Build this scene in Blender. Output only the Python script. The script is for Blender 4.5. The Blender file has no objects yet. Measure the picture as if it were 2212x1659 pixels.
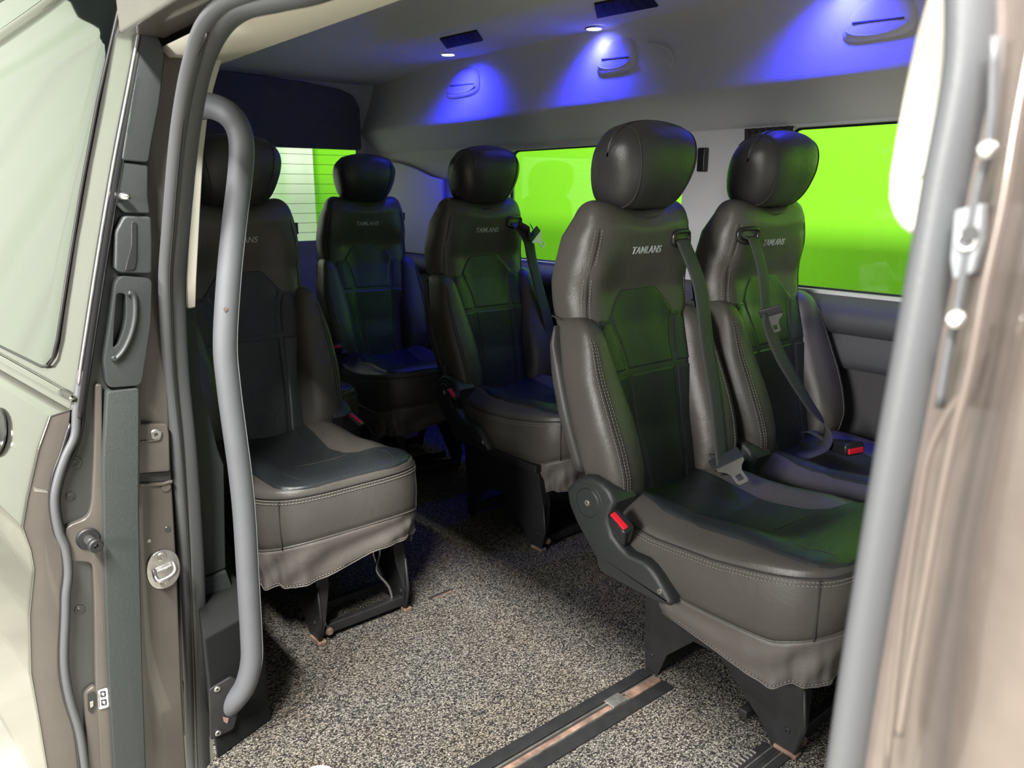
import bpy, bmesh, math, random
import numpy as np
from mathutils import Vector, Matrix
random.seed(4)
PI = math.pi
SC = bpy.context.scene
COL = SC.collection

# ------------------------------------------------------------------ camera
CAM = np.array([0.0, 0.0, 1.10]); FPX = 1662.0
_p, _a = math.radians(14.0), math.radians(39.4)
FW = np.array([math.sin(_a)*math.cos(_p), math.cos(_a)*math.cos(_p), -math.sin(_p)])
RT = np.array([math.cos(_a), -math.sin(_a), 0.0]); UP = np.cross(RT, FW)
cd = bpy.data.cameras.new('camera'); cam = bpy.data.objects.new('camera', cd); COL.objects.link(cam)
cd.sensor_width = 36.0; cd.lens = 36.0*FPX/2212.0; cd.clip_start = 0.02; cd.clip_end = 60
cam.matrix_world = Matrix(((RT[0], UP[0], -FW[0], CAM[0]), (RT[1], UP[1], -FW[1], CAM[1]),
                           (RT[2], UP[2], -FW[2], CAM[2]), (0, 0, 0, 1)))
cd.dof.use_dof = True; cd.dof.focus_distance = 1.9; cd.dof.aperture_fstop = 7.0
SC.camera = cam
# ------------------------------------------------------------------ world, light, exposure
SC.view_settings.view_transform = 'Standard'; SC.view_settings.look = 'None'
SC.view_settings.exposure = 0.0; SC.view_settings.gamma = 1.0
SC.view_settings.use_curve_mapping = False
w = bpy.data.worlds.new('studio_air'); SC.world = w; w.use_nodes = True
w.node_tree.nodes['Background'].inputs[0].default_value = (0.93, 0.97, 1.0, 1)
w.node_tree.nodes['Background'].inputs[1].default_value = 0.40

def area(name, loc, target, size, size_y, power, color=(1, 1, 1), spread=180):
    l = bpy.data.lights.new(name, 'AREA'); l.shape = 'RECTANGLE'; l.size = size; l.size_y = size_y
    l.energy = power; l.color = color; l.spread = math.radians(spread)
    o = bpy.data.objects.new(name, l); COL.objects.link(o); o.location = loc
    d = Vector(target)-Vector(loc); o.rotation_euler = d.to_track_quat('-Z', 'Y').to_euler()
    return o
area('studio_ceiling_lamp', (-1.08, -0.35, 3.5), (0.9, -0.35, 0), 1.8, 0.28, 800, (1.0, 0.97, 0.92))
area('studio_fill_lamp', (-2.4, 0.55, 1.50), (1.2, 1.1, 0.6), 0.9, 0.7, 165, (1.0, 0.98, 0.95))
area('green_screen_lamp', (2.75, 2.9, 2.7), (4.3, 2.9, 0.9), 6.5, 0.5, 60, (1.0, 1.0, 1.0), 175)
area('curtain_lamp', (-0.6, 3.4, 3.3), (-0.6, 5.6, 1.3), 6.0, 0.5, 34, (1.0, 1.0, 0.98), 130)

# ------------------------------------------------------------------ helpers
def ray(x, y): return FW + RT*(x-1106)/FPX - UP*(y-829.5)/FPX
def at(x, y, ax, v):
    """the point where the line of sight through a pixel of the photo meets a real plane of the van"""
    d = ray(x, y); t = (v-CAM[ax])/d[ax]; return tuple(float(q) for q in CAM + d*t)
def interp(x, pts):
    return float(np.interp(x, [p[0] for p in pts], [p[1] for p in pts]))
def smooth(x): x = min(1, max(0, x)); return x*x*(3-2*x)

def mesh_obj(name, verts, faces, mat, parent=None, sm=True):
    me = bpy.data.meshes.new(name); me.from_pydata([tuple(v) for v in verts], [], faces)
    bm = bmesh.new(); bm.from_mesh(me); bmesh.ops.recalc_face_normals(bm, faces=bm.faces)
    bm.to_mesh(me); bm.free()
    return link(name, me, mat, parent, sm)
def link(name, me, mat, parent=None, sm=True):
    if mat is not None: me.materials.append(mat)
    for p in me.polygons: p.use_smooth = sm
    o = bpy.data.objects.new(name, me); COL.objects.link(o)
    if parent is not None: o.parent = parent
    return o
class MB:
    def __init__(s): s.v = []; s.f = []
    def add(s, v, f):
        n = len(s.v); s.v += [tuple(q) for q in v]; s.f += [tuple(i+n for i in q) for q in f]
    def build(s, name, mat, parent=None, sm=True): return mesh_obj(name, s.v, s.f, mat, parent, sm)
def loft(rings, closed=True, cap=True):
    n = len(rings[0]); v = [p for r in rings for p in r]; f = []
    m = n if closed else n-1
    for i in range(len(rings)-1):
        for j in range(m):
            k = (j+1) % n
            f.append((i*n+j, i*n+k, (i+1)*n+k, (i+1)*n+j))
    if cap and closed:
        f.append(tuple(range(n))[::-1]); f.append(tuple((len(rings)-1)*n+j for j in range(n)))
    return v, f
def catmull(pts, k=6):
    P = [np.array(p, float) for p in pts]; P = [2*P[0]-P[1]]+P+[2*P[-1]-P[-2]]; out = []
    for i in range(1, len(P)-2):
        for j in range(k):
            t = j/k
            out.append(0.5*((2*P[i])+(-P[i-1]+P[i+1])*t+(2*P[i-1]-5*P[i]+4*P[i+1]-P[i+2])*t*t+(-P[i-1]+3*P[i]-3*P[i+1]+P[i+2])*t**3))
    out.append(P[-2]); return out
def tube(pts, r, n=8, flat=1.0, k=0, cap=True, fa=None):
    """tube along pts; r number or list; flat squashes one axis"""
    if k: pts = catmull(pts, k)
    P = [np.array(p, float) for p in pts]; rings = []
    t0 = P[1]-P[0]; t0 /= np.linalg.norm(t0)
    a = np.array(fa if fa is not None else ((0, 0, 1) if abs(t0[2]) < .9 else (1, 0, 0)), float)
    for i, p in enumerate(P):
        t = P[min(i+1, len(P)-1)]-P[max(i-1, 0)]; t = t/(np.linalg.norm(t)+1e-12)
        a = a-t*(a@t); a /= np.linalg.norm(a)+1e-12; b = np.cross(t, a)
        rr = r if not isinstance(r, (list, tuple)) else float(np.interp(i/(len(P)-1), np.linspace(0, 1, len(r)), r))
        rings.append([p+rr*(math.cos(q)*a+flat*math.sin(q)*b) for q in [2*PI*j/n for j in range(n)]])
    return loft(rings, True, cap)
def bevel_mesh(me, wd, seg=2, ang=30):
    bm = bmesh.new(); bm.from_mesh(me)
    ed = [e for e in bm.edges if len(e.link_faces) == 2 and e.calc_face_angle(0) > math.radians(ang)]
    bmesh.ops.bevel(bm, geom=ed, offset=wd, segments=seg, profile=0.6, affect='EDGES', clamp_overlap=True)
    bm.to_mesh(me); bm.free()
def auto(o, deg=40):
    for p in o.data.polygons: p.use_smooth = True
    o.data.set_sharp_from_angle(angle=math.radians(deg))
def box(name, c, s, mat, parent=None, bev=0.0, rot=None):
    x, y, z = [q/2 for q in s]
    v = [Vector((i*x, j*y, k*z)) for i in (-1, 1) for j in (-1, 1) for k in (-1, 1)]
    if rot is not None: v = [rot @ q for q in v]
    v = [q+Vector(c) for q in v]
    f = [(0, 1, 3, 2), (4, 6, 7, 5), (0, 4, 5, 1), (2, 3, 7, 6), (0, 2, 6, 4), (1, 5, 7, 3)]
    o = mesh_obj(name, v, f, mat, parent, False)
    if bev: bevel_mesh(o.data, bev, 3)
    auto(o); return o
def slab(name, pts, d, mat, parent=None, bev=0.0, round_k=0):
    """closed outline of 3-D points given depth by vector d"""
    if round_k:
        P = [np.array(p) for p in pts]; out = []
        n = len(P)
        for i in range(n):
            a, b, c = P[i-1], P[i], P[(i+1) % n]
            r = min(round_k, np.linalg.norm(a-b)*.45, np.linalg.norm(c-b)*.45)
            s = b+(a-b)/np.linalg.norm(a-b)*r; e = b+(c-b)/np.linalg.norm(c-b)*r
            for t in (0, .25, .5, .75, 1): out.append((1-t)**2*s+2*t*(1-t)*b+t*t*e)
        pts = out
    n = len(pts); d = np.array(d)
    v = [tuple(p) for p in pts]+[tuple(np.array(p)+d) for p in pts]
    f = [tuple(range(n)), tuple(range(2*n-1, n-1, -1))]+[(i, (i+1) % n, n+(i+1) % n, n+i) for i in range(n)]
    o = mesh_obj(name, v, f, mat, parent, False)
    if bev: bevel_mesh(o.data, bev, 3, 50)
    auto(o); return o
def disc(name, c, nrm, r, h, mat, parent=None, n=28, bev=0.0, hole=0):
    nrm = Vector(nrm).normalized(); q = nrm.to_track_quat('Z', 'Y')
    prof = [(0, 0), (r, 0), (r, h-bev), (r-bev, h), (0, h)] if not hole else [(hole, 0), (r, 0), (r, h-bev), (r-bev, h), (hole, h)]
    rings = []
    for rr, hh in prof:
        rings.append([Vector(c)+q @ Vector((max(rr, 1e-5)*math.cos(2*PI*j/n), max(rr, 1e-5)*math.sin(2*PI*j/n), hh)) for j in range(n)])
    v, f = loft(rings, True, not hole)
    if hole:
        L = (len(rings)-1)*n
        f += [(j, (j+1) % n, L+(j+1) % n, L+j) for j in range(n)]
    o = mesh_obj(name, v, f, mat, parent); auto(o); return o
def ribbon(name, pts, wdir, wd, mat, parent=None, th=0.0016, k=8):
    P = catmull(pts, k); W = [np.array(q, float) for q in (wdir if isinstance(wdir, list) else [wdir]*len(pts))]
    W = catmull(W, k); rings = []
    for i, p in enumerate(P):
        t = P[min(i+1, len(P)-1)]-P[max(i-1, 0)]; t /= np.linalg.norm(t)+1e-9
        a = W[i]-t*(W[i]@t); a /= np.linalg.norm(a)+1e-9; b = np.cross(t, a)
        rings.append([p+a*wd/2+b*th/2, p+a*wd/4+b*th*.7, p-a*wd/4+b*th*.7, p-a*wd/2+b*th/2, p-a*wd/2-b*th/2, p+a*wd/2-b*th/2])
    v, f = loft(rings); return mesh_obj(name, v, f, mat, parent)
def empty(name, loc=(0, 0, 0), rz=0.0):
    o = bpy.data.objects.new(name, None); COL.objects.link(o); o.location = loc; o.rotation_euler = (0, 0, rz)
    o.empty_display_size = 0.1; return o
def tag(o, label, cat, group=None, kind=None):
    o['label'] = label
    if cat: o['category'] = cat
    if group: o['group'] = group
    if kind: o['kind'] = kind
    return o
def struct(o, label=None):
    o['kind'] = 'structure'
    if label: o['label'] = label
    return o
def copy_tree(o, parent=None):
    c = o.copy(); COL.objects.link(c)
    if parent is not None: c.parent = parent
    for ch in list(o.children): copy_tree(ch, c)
    return c

# ------------------------------------------------------------------ materials
def mat(name, col, rough=0.5, metal=0.0, bump=0.0, bscale=400, var=0.0, vscale=6, coat=0.0, spec=0.5, emit=None, estr=0.0, sheen=0.0, detail=3):
    m = bpy.data.materials.new(name); m.use_nodes = True; nt = m.node_tree; N = nt.nodes; L = nt.links
    b = N['Principled BSDF']; b.inputs['Base Color'].default_value = (*col, 1)
    b.inputs['Roughness'].default_value = rough; b.inputs['Metallic'].default_value = metal
    b.inputs['Coat Weight'].default_value = coat; b.inputs['Coat Roughness'].default_value = 0.06
    b.inputs['Specular IOR Level'].default_value = spec; b.inputs['Sheen Weight'].default_value = sheen
    tc = N.new('ShaderNodeTexCoord')
    if var:
        n = N.new('ShaderNodeTexNoise'); n.inputs['Scale'].default_value = vscale; n.inputs['Detail'].default_value = 5
        L.new(tc.outputs['Object'], n.inputs['Vector'])
        r = N.new('ShaderNodeValToRGB'); r.color_ramp.elements[0].position = .3; r.color_ramp.elements[1].position = .72
        r.color_ramp.elements[0].color = (*[c*(1-var) for c in col], 1); r.color_ramp.elements[1].color = (*[min(1, c*(1+var)) for c in col], 1)
        L.new(n.outputs['Fac'], r.inputs['Fac']); L.new(r.outputs['Color'], b.inputs['Base Color'])
    if bump:
        n = N.new('ShaderNodeTexNoise'); n.inputs['Scale'].default_value = bscale; n.inputs['Detail'].default_value = detail
        L.new(tc.outputs['Object'], n.inputs['Vector'])
        bp = N.new('ShaderNodeBump'); bp.inputs['Strength'].default_value = bump; bp.inputs['Distance'].default_value = 0.002
        L.new(n.outputs['Fac'], bp.inputs['Height']); L.new(bp.outputs['Normal'], b.inputs['Normal'])
    if emit:
        b.inputs['Emission Color'].default_value = (*emit, 1); b.inputs['Emission Strength'].default_value = estr
    return m
def leather(name, col, rough, grain=700, st=.25):
    m = mat(name, col, rough, bump=st, bscale=grain, var=.07, vscale=9)
    nt = m.node_tree; N = nt.nodes; L = nt.links; b = N['Principled BSDF']
    tc = [n for n in N if n.type == 'TEX_COORD'][0]
    v = N.new('ShaderNodeTexVoronoi'); v.feature = 'DISTANCE_TO_EDGE'; v.inputs['Scale'].default_value = grain*.45
    L.new(tc.outputs['Object'], v.inputs['Vector'])
    wv = N.new('ShaderNodeTexNoise'); wv.inputs['Scale'].default_value = 26; wv.inputs['Detail'].default_value = 4; wv.inputs['Distortion'].default_value = 1.2
    L.new(tc.outputs['Object'], wv.inputs['Vector'])
    old = [n for n in N if n.type == 'BUMP'][0]
    b2 = N.new('ShaderNodeBump'); b2.inputs['Strength'].default_value = st*.8; b2.inputs['Distance'].default_value = .0006
    L.new(v.outputs['Distance'], b2.inputs['Height']); L.new(old.outputs['Normal'], b2.inputs['Normal'])
    b3 = N.new('ShaderNodeBump'); b3.inputs['Strength'].default_value = .18; b3.inputs['Distance'].default_value = .006
    L.new(wv.outputs['Fac'], b3.inputs['Height']); L.new(b2.outputs['Normal'], b3.inputs['Normal'])
    L.new(b3.outputs['Normal'], b.inputs['Normal']); return m
M = {}
M['taupe'] = leather('taupe_leather', (.066, .061, .054), .38)
M['black'] = leather('black_leather', (.018, .021, .023), .34)
M['head'] = leather('headrest_leather', (.030, .029, .029), .36)
M['skirt'] = leather('skirt_leather', (.105, .095, .086), .5, 500, .3)
M['thread'] = mat('thread', (.22, .20, .18), .7)
M['threadd'] = mat('dark_thread', (.03, .028, .026), .85)
M['logo'] = mat('logo_thread', (.42, .44, .46), .6)
M['shell'] = mat('seat_back_plastic', (.045, .043, .040), .5, bump=.15, bscale=900)
M['plastic'] = mat('black_grained_plastic', (.021, .024, .024), .42, bump=.25, bscale=1100, var=.1)
M['plasticd'] = mat('black_smooth_plastic', (.014, .014, .015), .3)
M['steelblk'] = mat('black_painted_steel', (.010, .010, .011), .55, var=.3, vscale=30, bump=.05, bscale=90)
M['chrome'] = mat('chrome', (.78, .78, .79), .24, 1.0)
M['zinc'] = mat('zinc_plate', (.50, .49, .48), .36, 1.0, bump=.1, bscale=300, var=.2, vscale=40)
M['red'] = mat('red_button', (.72, .012, .03), .35)
M['web'] = mat('belt_webbing', (.040, .040, .042), .62, bump=.5, bscale=500)
M['grey'] = mat('grey_fabric_liner', (.56, .56, .58), .88, bump=.35, bscale=1300, sheen=.2)
M['beige'] = mat('beige_trim', (.50, .48, .41), .7, bump=.2, bscale=900)
M['dgrey'] = mat('dark_grey_soft_panel', (.10, .10, .105), .9, bump=.35, bscale=1200)
M['lower'] = mat('dark_wall_panel', (.045, .043, .045), .75, bump=.3, bscale=700)
M['midp'] = mat('grey_wall_panel', (.055, .057, .066), .6, bump=.25, bscale=900)
M['rubber'] = mat('grey_rubber_seal', (.065, .068, .072), .46, bump=.15, bscale=600)
M['rubberb'] = mat('black_rubber', (.012, .012, .012), .35)
M['rubberl'] = mat('pale_grey_rubber', (.16, .17, .18), .42, bump=.1, bscale=600)
M['pole'] = mat('grey_padded_pole', (.068, .071, .078), .5, bump=.25, bscale=1500, var=.05, vscale=20)
M['pillar'] = mat('charcoal_pillar_trim', (.020, .025, .024), .65, bump=.6, bscale=900)
M['paint'] = mat('taupe_metallic_paint', (.20, .165, .145), .34, .65, coat=1.0, bump=.0, var=.06, vscale=60)
M['paintm'] = mat('matt_taupe_paint', (.088, .077, .067), .42, .25, coat=.35, bump=.04, bscale=60, var=.08, vscale=12)
M['paintd'] = mat('door_inner_paint', (.040, .043, .042), .36, .2, coat=.3)
M['paintskin'] = mat('polished_body_paint', (.20, .20, .17), .14, .8, coat=1.0)
M['glass'] = mat('mirror_tint_glass', (.42, .44, .42), .03, 1.0)
M['kick'] = mat('black_kick_panel', (.010, .011, .011), .85, spec=.2)
M['curtain'] = mat('black_curtain', (.03, .028, .028), .85, bump=.3, bscale=500)
M['white'] = mat('white_label', (.78, .78, .76), .5)
M['ink'] = mat('black_ink', (.02, .02, .02), .5)
M['cream'] = mat('cream_plastic', (.68, .66, .55), .4)
M['rust'] = mat('rusty_steel', (.17, .105, .075), .75, .2, bump=.6, bscale=120, var=.75, vscale=22)
M['alu'] = mat('worn_aluminium', (.42, .40, .37), .42, .9, bump=.4, bscale=160, var=.35, vscale=50)
M['green'] = mat('chroma_green', (.245, .68, .014), .9)
M['led'] = mat('blue_led_lens', (.5, .5, 1), .3, emit=(.70, .74, 1.0), estr=12)
M['drape'] = mat('pale_drape', (.80, .84, .74), .85, bump=.2, bscale=60)
M['studiow'] = mat('dark_studio_wall', (.035, .045, .042), .8)
M['concrete'] = mat('studio_floor_paint', (.42, .40, .34), .5, bump=.2, bscale=40, var=.2, vscale=3)

def carpet_mat():
    m = bpy.data.materials.new('loop_pile_carpet'); m.use_nodes = True; nt = m.node_tree; N = nt.nodes; L = nt.links
    b = N['Principled BSDF']; b.inputs['Roughness'].default_value = .92; b.inputs['Specular IOR Level'].default_value = .2
    tc = N.new('ShaderNodeTexCoord'); mp = N.new('ShaderNodeMapping'); mp.inputs['Scale'].default_value = (1, 1.5, 1); mp.inputs['Rotation'].default_value = (0, 0, .35)
    L.new(tc.outputs['Object'], mp.inputs['Vector'])
    wn = N.new('ShaderNodeTexNoise'); wn.inputs['Scale'].default_value = 120; L.new(mp.outputs[0], wn.inputs['Vector'])
    ad = N.new('ShaderNodeVectorMath'); ad.operation = 'MULTIPLY_ADD'; ad.inputs[1].default_value = (.008, .008, .008)
    L.new(wn.outputs['Color'], ad.inputs[0]); L.new(mp.outputs[0], ad.inputs[2])
    v = N.new('ShaderNodeTexVoronoi'); v.inputs['Scale'].default_value = 245; L.new(ad.outputs[0], v.inputs['Vector'])
    v.inputs['Randomness'].default_value = .85
    r = N.new('ShaderNodeValToRGB'); e = r.color_ramp.elements
    e[0].position = .25; e[0].color = (.31, .30, .28, 1); e[1].position = .72; e[1].color = (.026, .026, .027, 1)
    L.new(v.outputs['Distance'], r.inputs['Fac'])
    sep = N.new('ShaderNodeSeparateColor'); L.new(v.outputs['Color'], sep.inputs[0])
    r2 = N.new('ShaderNodeValToRGB'); e = r2.color_ramp.elements
    e[0].position = .1; e[0].color = (.10, .10, .105, 1); e[1].position = .75; e[1].color = (1, .97, .90, 1)
    L.new(sep.outputs[0], r2.inputs['Fac'])
    mx = N.new('ShaderNodeMix'); mx.data_type = 'RGBA'; mx.blend_type = 'MULTIPLY'; mx.inputs[0].default_value = 1
    L.new(r.outputs[0], mx.inputs[6]); L.new(r2.outputs[0], mx.inputs[7])
    n = N.new('ShaderNodeTexNoise'); n.inputs['Scale'].default_value = 5; n.inputs['Detail'].default_value = 6; L.new(tc.outputs['Object'], n.inputs['Vector'])
    r3 = N.new('ShaderNodeValToRGB'); e = r3.color_ramp.elements
    e[0].position = .38; e[0].color = (1, 1, 1, 1); e[1].position = .68; e[1].color = (1.0, .90, .80, 1); L.new(n.outputs['Fac'], r3.inputs['Fac'])
    m2 = N.new('ShaderNodeMix'); m2.data_type = 'RGBA'; m2.blend_type = 'MULTIPLY'; m2.inputs[0].default_value = .8
    L.new(mx.outputs[2], m2.inputs[6]); L.new(r3.outputs[0], m2.inputs[7]); L.new(m2.outputs[2], b.inputs['Base Color'])
    bp = N.new('ShaderNodeBump'); bp.invert = True; bp.inputs['Strength'].default_value = 1; bp.inputs['Distance'].default_value = .003
    L.new(v.outputs['Distance'], bp.inputs['Height']); L.new(bp.outputs['Normal'], b.inputs['Normal'])
    return m
M['carpet'] = carpet_mat()
def clear_glass():
    m = bpy.data.materials.new('clear_window_glass'); m.use_nodes = True; nt = m.node_tree; N = nt.nodes; L = nt.links
    N.remove(N['Principled BSDF']); o = N['Material Output']
    t = N.new('ShaderNodeBsdfTransparent'); t.inputs[0].default_value = (.93, .96, .94, 1)
    g = N.new('ShaderNodeBsdfGlossy'); g.inputs['Roughness'].default_value = .02
    mx = N.new('ShaderNodeMixShader'); mx.inputs[0].default_value = .04; L.new(t.outputs[0], mx.inputs[1]); L.new(g.outputs[0], mx.inputs[2])
    L.new(mx.outputs[0], o.inputs[0]); return m
M['clear'] = clear_glass()

# ------------------------------------------------------------------ studio around the van
def pleated(name, x0, x1, y, z0, z1, m, amp=.06, per=.42, n=420):
    rings = []
    xs = np.linspace(x0, x1, n)
    for z in np.linspace(z0, z1, 10):
        rings.append([(x, y+amp*(math.sin(2*PI*x/per+.8*math.sin(1.7*x)+.25*z)+.35*math.sin(5.3*PI*x/per+z)), z) for x in xs])
    v, f = loft(rings, False, False)
    return mesh_obj(name, v, f, m)
GZ = -0.52
struct(box('ground', (-2.0, 1.5, GZ-.03), (16, 14, .06), M['concrete']), 'studio floor under the van')
struct(box('wall_studio', (-2.5, 6.4, 1.6), (14, .1, 4.4), M['studiow']), 'dark studio wall behind the drape')
dr = pleated('studio_drape', -9.0, 2.72, 5.7, GZ, 2.95, M['drape'], .035, .6, 900); tag(dr, 'pale pleated studio drape hanging behind the van', 'curtain')
gs = empty('green_screen', (4.35, 2, GZ))
tag(gs, 'bright green studio backdrop seen through the far side windows', 'backdrop')
b1 = box('backdrop_side', (0, 0, 0), (.03, 8.0, 3.9), M['green'], gs); b1.location = (0, 0, 1.95)
b2 = box('backdrop_return', (0, 0, 0), (1.66, .03, 3.9), M['green'], gs); b2.location = (-.82, 3.95, 1.95)

# ------------------------------------------------------------------ van shell : floor, side wall, ceiling, back
XW = 2.14                                     # far side wall
fl = slab('floor', [(.35, -.10, 0), (2.15, -.10, 0), (2.15, 4.0, 0), (.44, 4.0, 0), (.44, 1.62, 0), (.372, 1.392, 0), (.35, 1.375, 0)], (0, 0, -.03), M['carpet']); struct(fl, 'grey flecked loop pile van carpet')
def wall_strip(name, prof, y0, y1, m, ny=24, th=None):
    rings = [[(x, y, z) for x, z in prof] for y in np.linspace(y0, y1, ny)]
    v, f = loft(rings, False, False); return mesh_obj(name, v, f, m)
Y0, Y1 = -.70, 3.80
low = box('wall_far_lower', (XW+.05, (Y0+Y1)/2, .31), (.06, Y1-Y0, .64), M['lower']); struct(low, 'dark lower side panel beyond the seats')
mid = wall_strip('wall_far_middle', [(XW+.06, .60), (XW-.015, .605), (XW-.022, .63), (XW-.02, .70), (XW-.01, .715)], Y0, Y1, M['midp']); struct(mid)
led = wall_strip('trim_1', [(XW-.01, .70), (XW-.045, .712), (XW-.062, .735), (XW-.062, .765), (XW-.045, .785), (XW+.0, .805), (XW+.045, .822), (XW+.06, .822)], Y0, Y1, M['midp'])
struct(led, 'padded ledge under the far side windows')
# wall plane with two window openings, z .82-1.285
def wall_with_holes(name, x, y0, y1, z0, z1, holes, th, m):
    """rectangular wall with rounded openings, each hole (ya,yb,za,zb,r)"""
    bm = bmesh.new(); hs = sorted(holes); cells = []
    y = y0; v = []; f = []
    mb = MB()
    def quad(a, b, c, d):
        mb.add([(x, a, c), (x, b, c), (x, b, d), (x, a, d)], [(0, 1, 2, 3)])
    for (ya, yb, za, zb, r) in hs:
        quad(y, ya, z0, z1); quad(ya, yb, z0, za) if za > z0 else None; quad(ya, yb, zb, z1) if zb < z1 else None
        for (cy, cz, sy, sz) in ((ya, za, 1, 1), (yb, za, -1, 1), (ya, zb, 1, -1), (yb, zb, -1, -1)):
            arc = [(x, cy+sy*r*(1-math.sin(t)), cz+sz*r*(1-math.cos(t))) for t in np.linspace(0, PI/2, 8)]
            vv = [(x, cy, cz)]+arc; mb.add(vv, [(0, i, i+1) for i in range(1, 8)])
        # reveal
        pts = []
        for (cy, cz, a0) in ((ya+r, za+r, PI), (yb-r, za+r, 1.5*PI), (yb-r, zb-r, 0), (ya+r, zb-r, .5*PI)):
            for t in np.linspace(0, PI/2, 7): pts.append((cy+r*math.cos(a0+t), cz+r*math.sin(a0+t)))
        n = len(pts)
        mb.add([(x, a, b) for a, b in pts]+[(x+th, a, b) for a, b in pts], [(i, (i+1) % n, n+(i+1) % n, n+i) for i in range(n)])
        y = yb
    quad(y, y1, z0, z1); bm.free()
    o = mb.build(name, m, None, False); return o
WIN = [(1.71, 2.66, .818, 1.272, .05), (-.2, 1.335, .818, 1.285, .03)]
ww = wall_with_holes('wall_far_window_band', XW+.01, Y0, Y1, .80, 1.33, WIN, .05, M['grey']); struct(ww, 'grey window band of the far side')
for i, (ya, yb, za, zb, r) in enumerate(WIN):
    o = box('window_%d' % (i+1), (XW+.056, (ya+yb)/2, (za+zb)/2), (.005, yb-ya+.05, zb-za+.05), M['clear']); struct(o, ['rear side window glass with green beyond', 'front side window glass with green beyond'][i])
    pts = []
    for (cy, cz, a0) in ((ya+r, za+r, PI), (yb-r, za+r, 1.5*PI), (yb-r, zb-r, 0), (ya+r, zb-r, .5*PI)):
        for t in np.linspace(0, PI/2, 6): pts.append((XW+.045, cy+r*math.cos(a0+t), cz+r*math.sin(a0+t)))
    pts.append(pts[0])
    v, f = tube(pts, .007, 6); g = mesh_obj('window_gasket', v, f, M['rubberb'], o)
up = wall_strip('wall_far_upper', [(XW+.03, 1.285), (XW+.012, 1.292), (XW-.01, 1.305), (XW-.045, 1.345), (XW-.078, 1.388), (XW-.084, 1.402), (XW-.078, 1.418),
     (XW-.052, 1.48), (XW-.03, 1.56), (XW-.018, 1.62), (XW-.012, 1.655), (XW-.016, 1.668)], Y0, Y1, M['grey']); struct(up, 'grey padded air duct wall lit by blue lamps')
# ceiling : flat strips either side of a raised centre panel
XN = .44
def ceil_prof():
    return [(XW-.01, 1.664), (XW-.10, 1.662), (XW-.38, 1.662), (XW-.42, 1.670), (XW-.46, 1.70), (XW-.50, 1.76), (XW-.54, 1.785), (XW-.7, 1.795),
            (1.28, 1.80), (1.05, 1.795), (.96, 1.785), (.92, 1.76), (.88, 1.70), (.84, 1.670), (.80, 1.662), (.60, 1.660), (.53, 1.655)]
rings = []
for y in np.linspace(Y0, Y1-.02, 60):
    e = smooth((y-2.62)/.30)                      # the centre recess ends before the back of the van
    e2 = smooth((y-3.1)/.6)
    rings.append([(x, y, (z if z < 1.668 else z-(z-1.664)*e)-.03*e2) for x, z in ceil_prof()])
v, f = loft(rings, False, False); ce = mesh_obj('ceiling', v, f, M['grey']); struct(ce, 'grey padded van ceiling with raised centre')
struct(box('roof', (1.22, 1.55, 1.87), (1.98, 4.7, .05), M['paintm']), 'van roof above the liner')
# near side liner above the sliding door
nl = wall_strip('wall_near_upper', [(.425, 1.335), (.44, 1.322), (.50, 1.325), (.575, 1.340), (.600, 1.352), (.606, 1.370), (.59, 1.41), (.56, 1.50), (.535, 1.60), (.525, 1.66)], Y0, Y1, M['beige'])
struct(nl, 'pale liner above the sliding door opening')
struct(box('trim_14', (.392, .33, 1.59), (.07, 2.18, .49), M['paintm'], None, .006), 'painted body side above the doorway')
struct(box('wall_near_header', (.462, 1.55, 1.61), (.07, 4.7, .50), M['paintm']), 'painted roof rail over the door opening')
# side beyond the door opening
struct(box('wall_near', (.405, 2.70, .62), (.05, 2.2, 1.44), M['lower']), 'dark inner side panel behind the door opening')
# back of the van
YB = 3.74
bk = MB()
def bq(xa, xb, za, zb, y=YB): bk.add([(xa, y, za), (xb, y, za), (xb, y, zb), (xa, y, zb)], [(0, 1, 2, 3)])
bq(.35, 2.3, 0, .86); bq(.35, .62, .86, 1.8); bq(2.02, 2.3, .86, 1.8); bq(.62, 2.02, 1.315, 1.8)
struct(bk.build('wall_back', M['grey'], None, False), 'inside of the tailgate')
o = box('window_3', (1.32, YB+.03, 1.09), (1.5, .006, .52), M['clear']); struct(o, 'tailgate glass with thin heater lines')
for i in range(9):
    z = .90+i*.048
    v, f = tube([(.62, YB+.022, z), (2.02, YB+.022, z)], .0012, 5); mesh_obj('heater_line', v, f, M['ink'], o)
# dark padded panel above the tailgate window
out = [(.40, YB-.012, 1.31), (2.035, YB-.012, 1.31), (2.035, YB-.012, 1.52), (2.00, YB-.012, 1.575), (1.93, YB-.012, 1.598), (1.75, YB-.012, 1.618), (1.3, YB-.012, 1.64), (.40, YB-.012, 1.64)]
struct(slab('trim_2', out, (0, -.03, 0), M['dgrey'], None, .008, .02), 'dark padded panel above the tailgate window')
# corner liner around the back
rings = []
for t in np.linspace(0, PI/2, 10):
    rings.append([(XW+.01-.10*(1-math.sin(t)), YB+.005-.12*(1-math.cos(t)), z) for z in (.80, 1.0, 1.2, 1.33, 1.5, 1.67)])
v, f = loft(rings, False, False); struct(mesh_obj('trim_3', v, f, M['grey']), 'rounded grey corner liner beside the tailgate')
# raised quarter panel with a curved top edge beside the rear seat
qp = [at(x, y, 0, XW-.005) for x, y in ((812, 348), (838, 347), (872, 353), (905, 366), (935, 382), (960, 388))]
qp = [(p[0], p[1], p[2]) for p in qp]
out = qp+[(XW-.005, qp[-1][1], .80), (XW-.005, qp[0][1], .80)]
struct(slab('trim_4', out, (-.016, 0, 0), M['grey'], None, .006), 'raised grey quarter panel with curved top edge')
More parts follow.
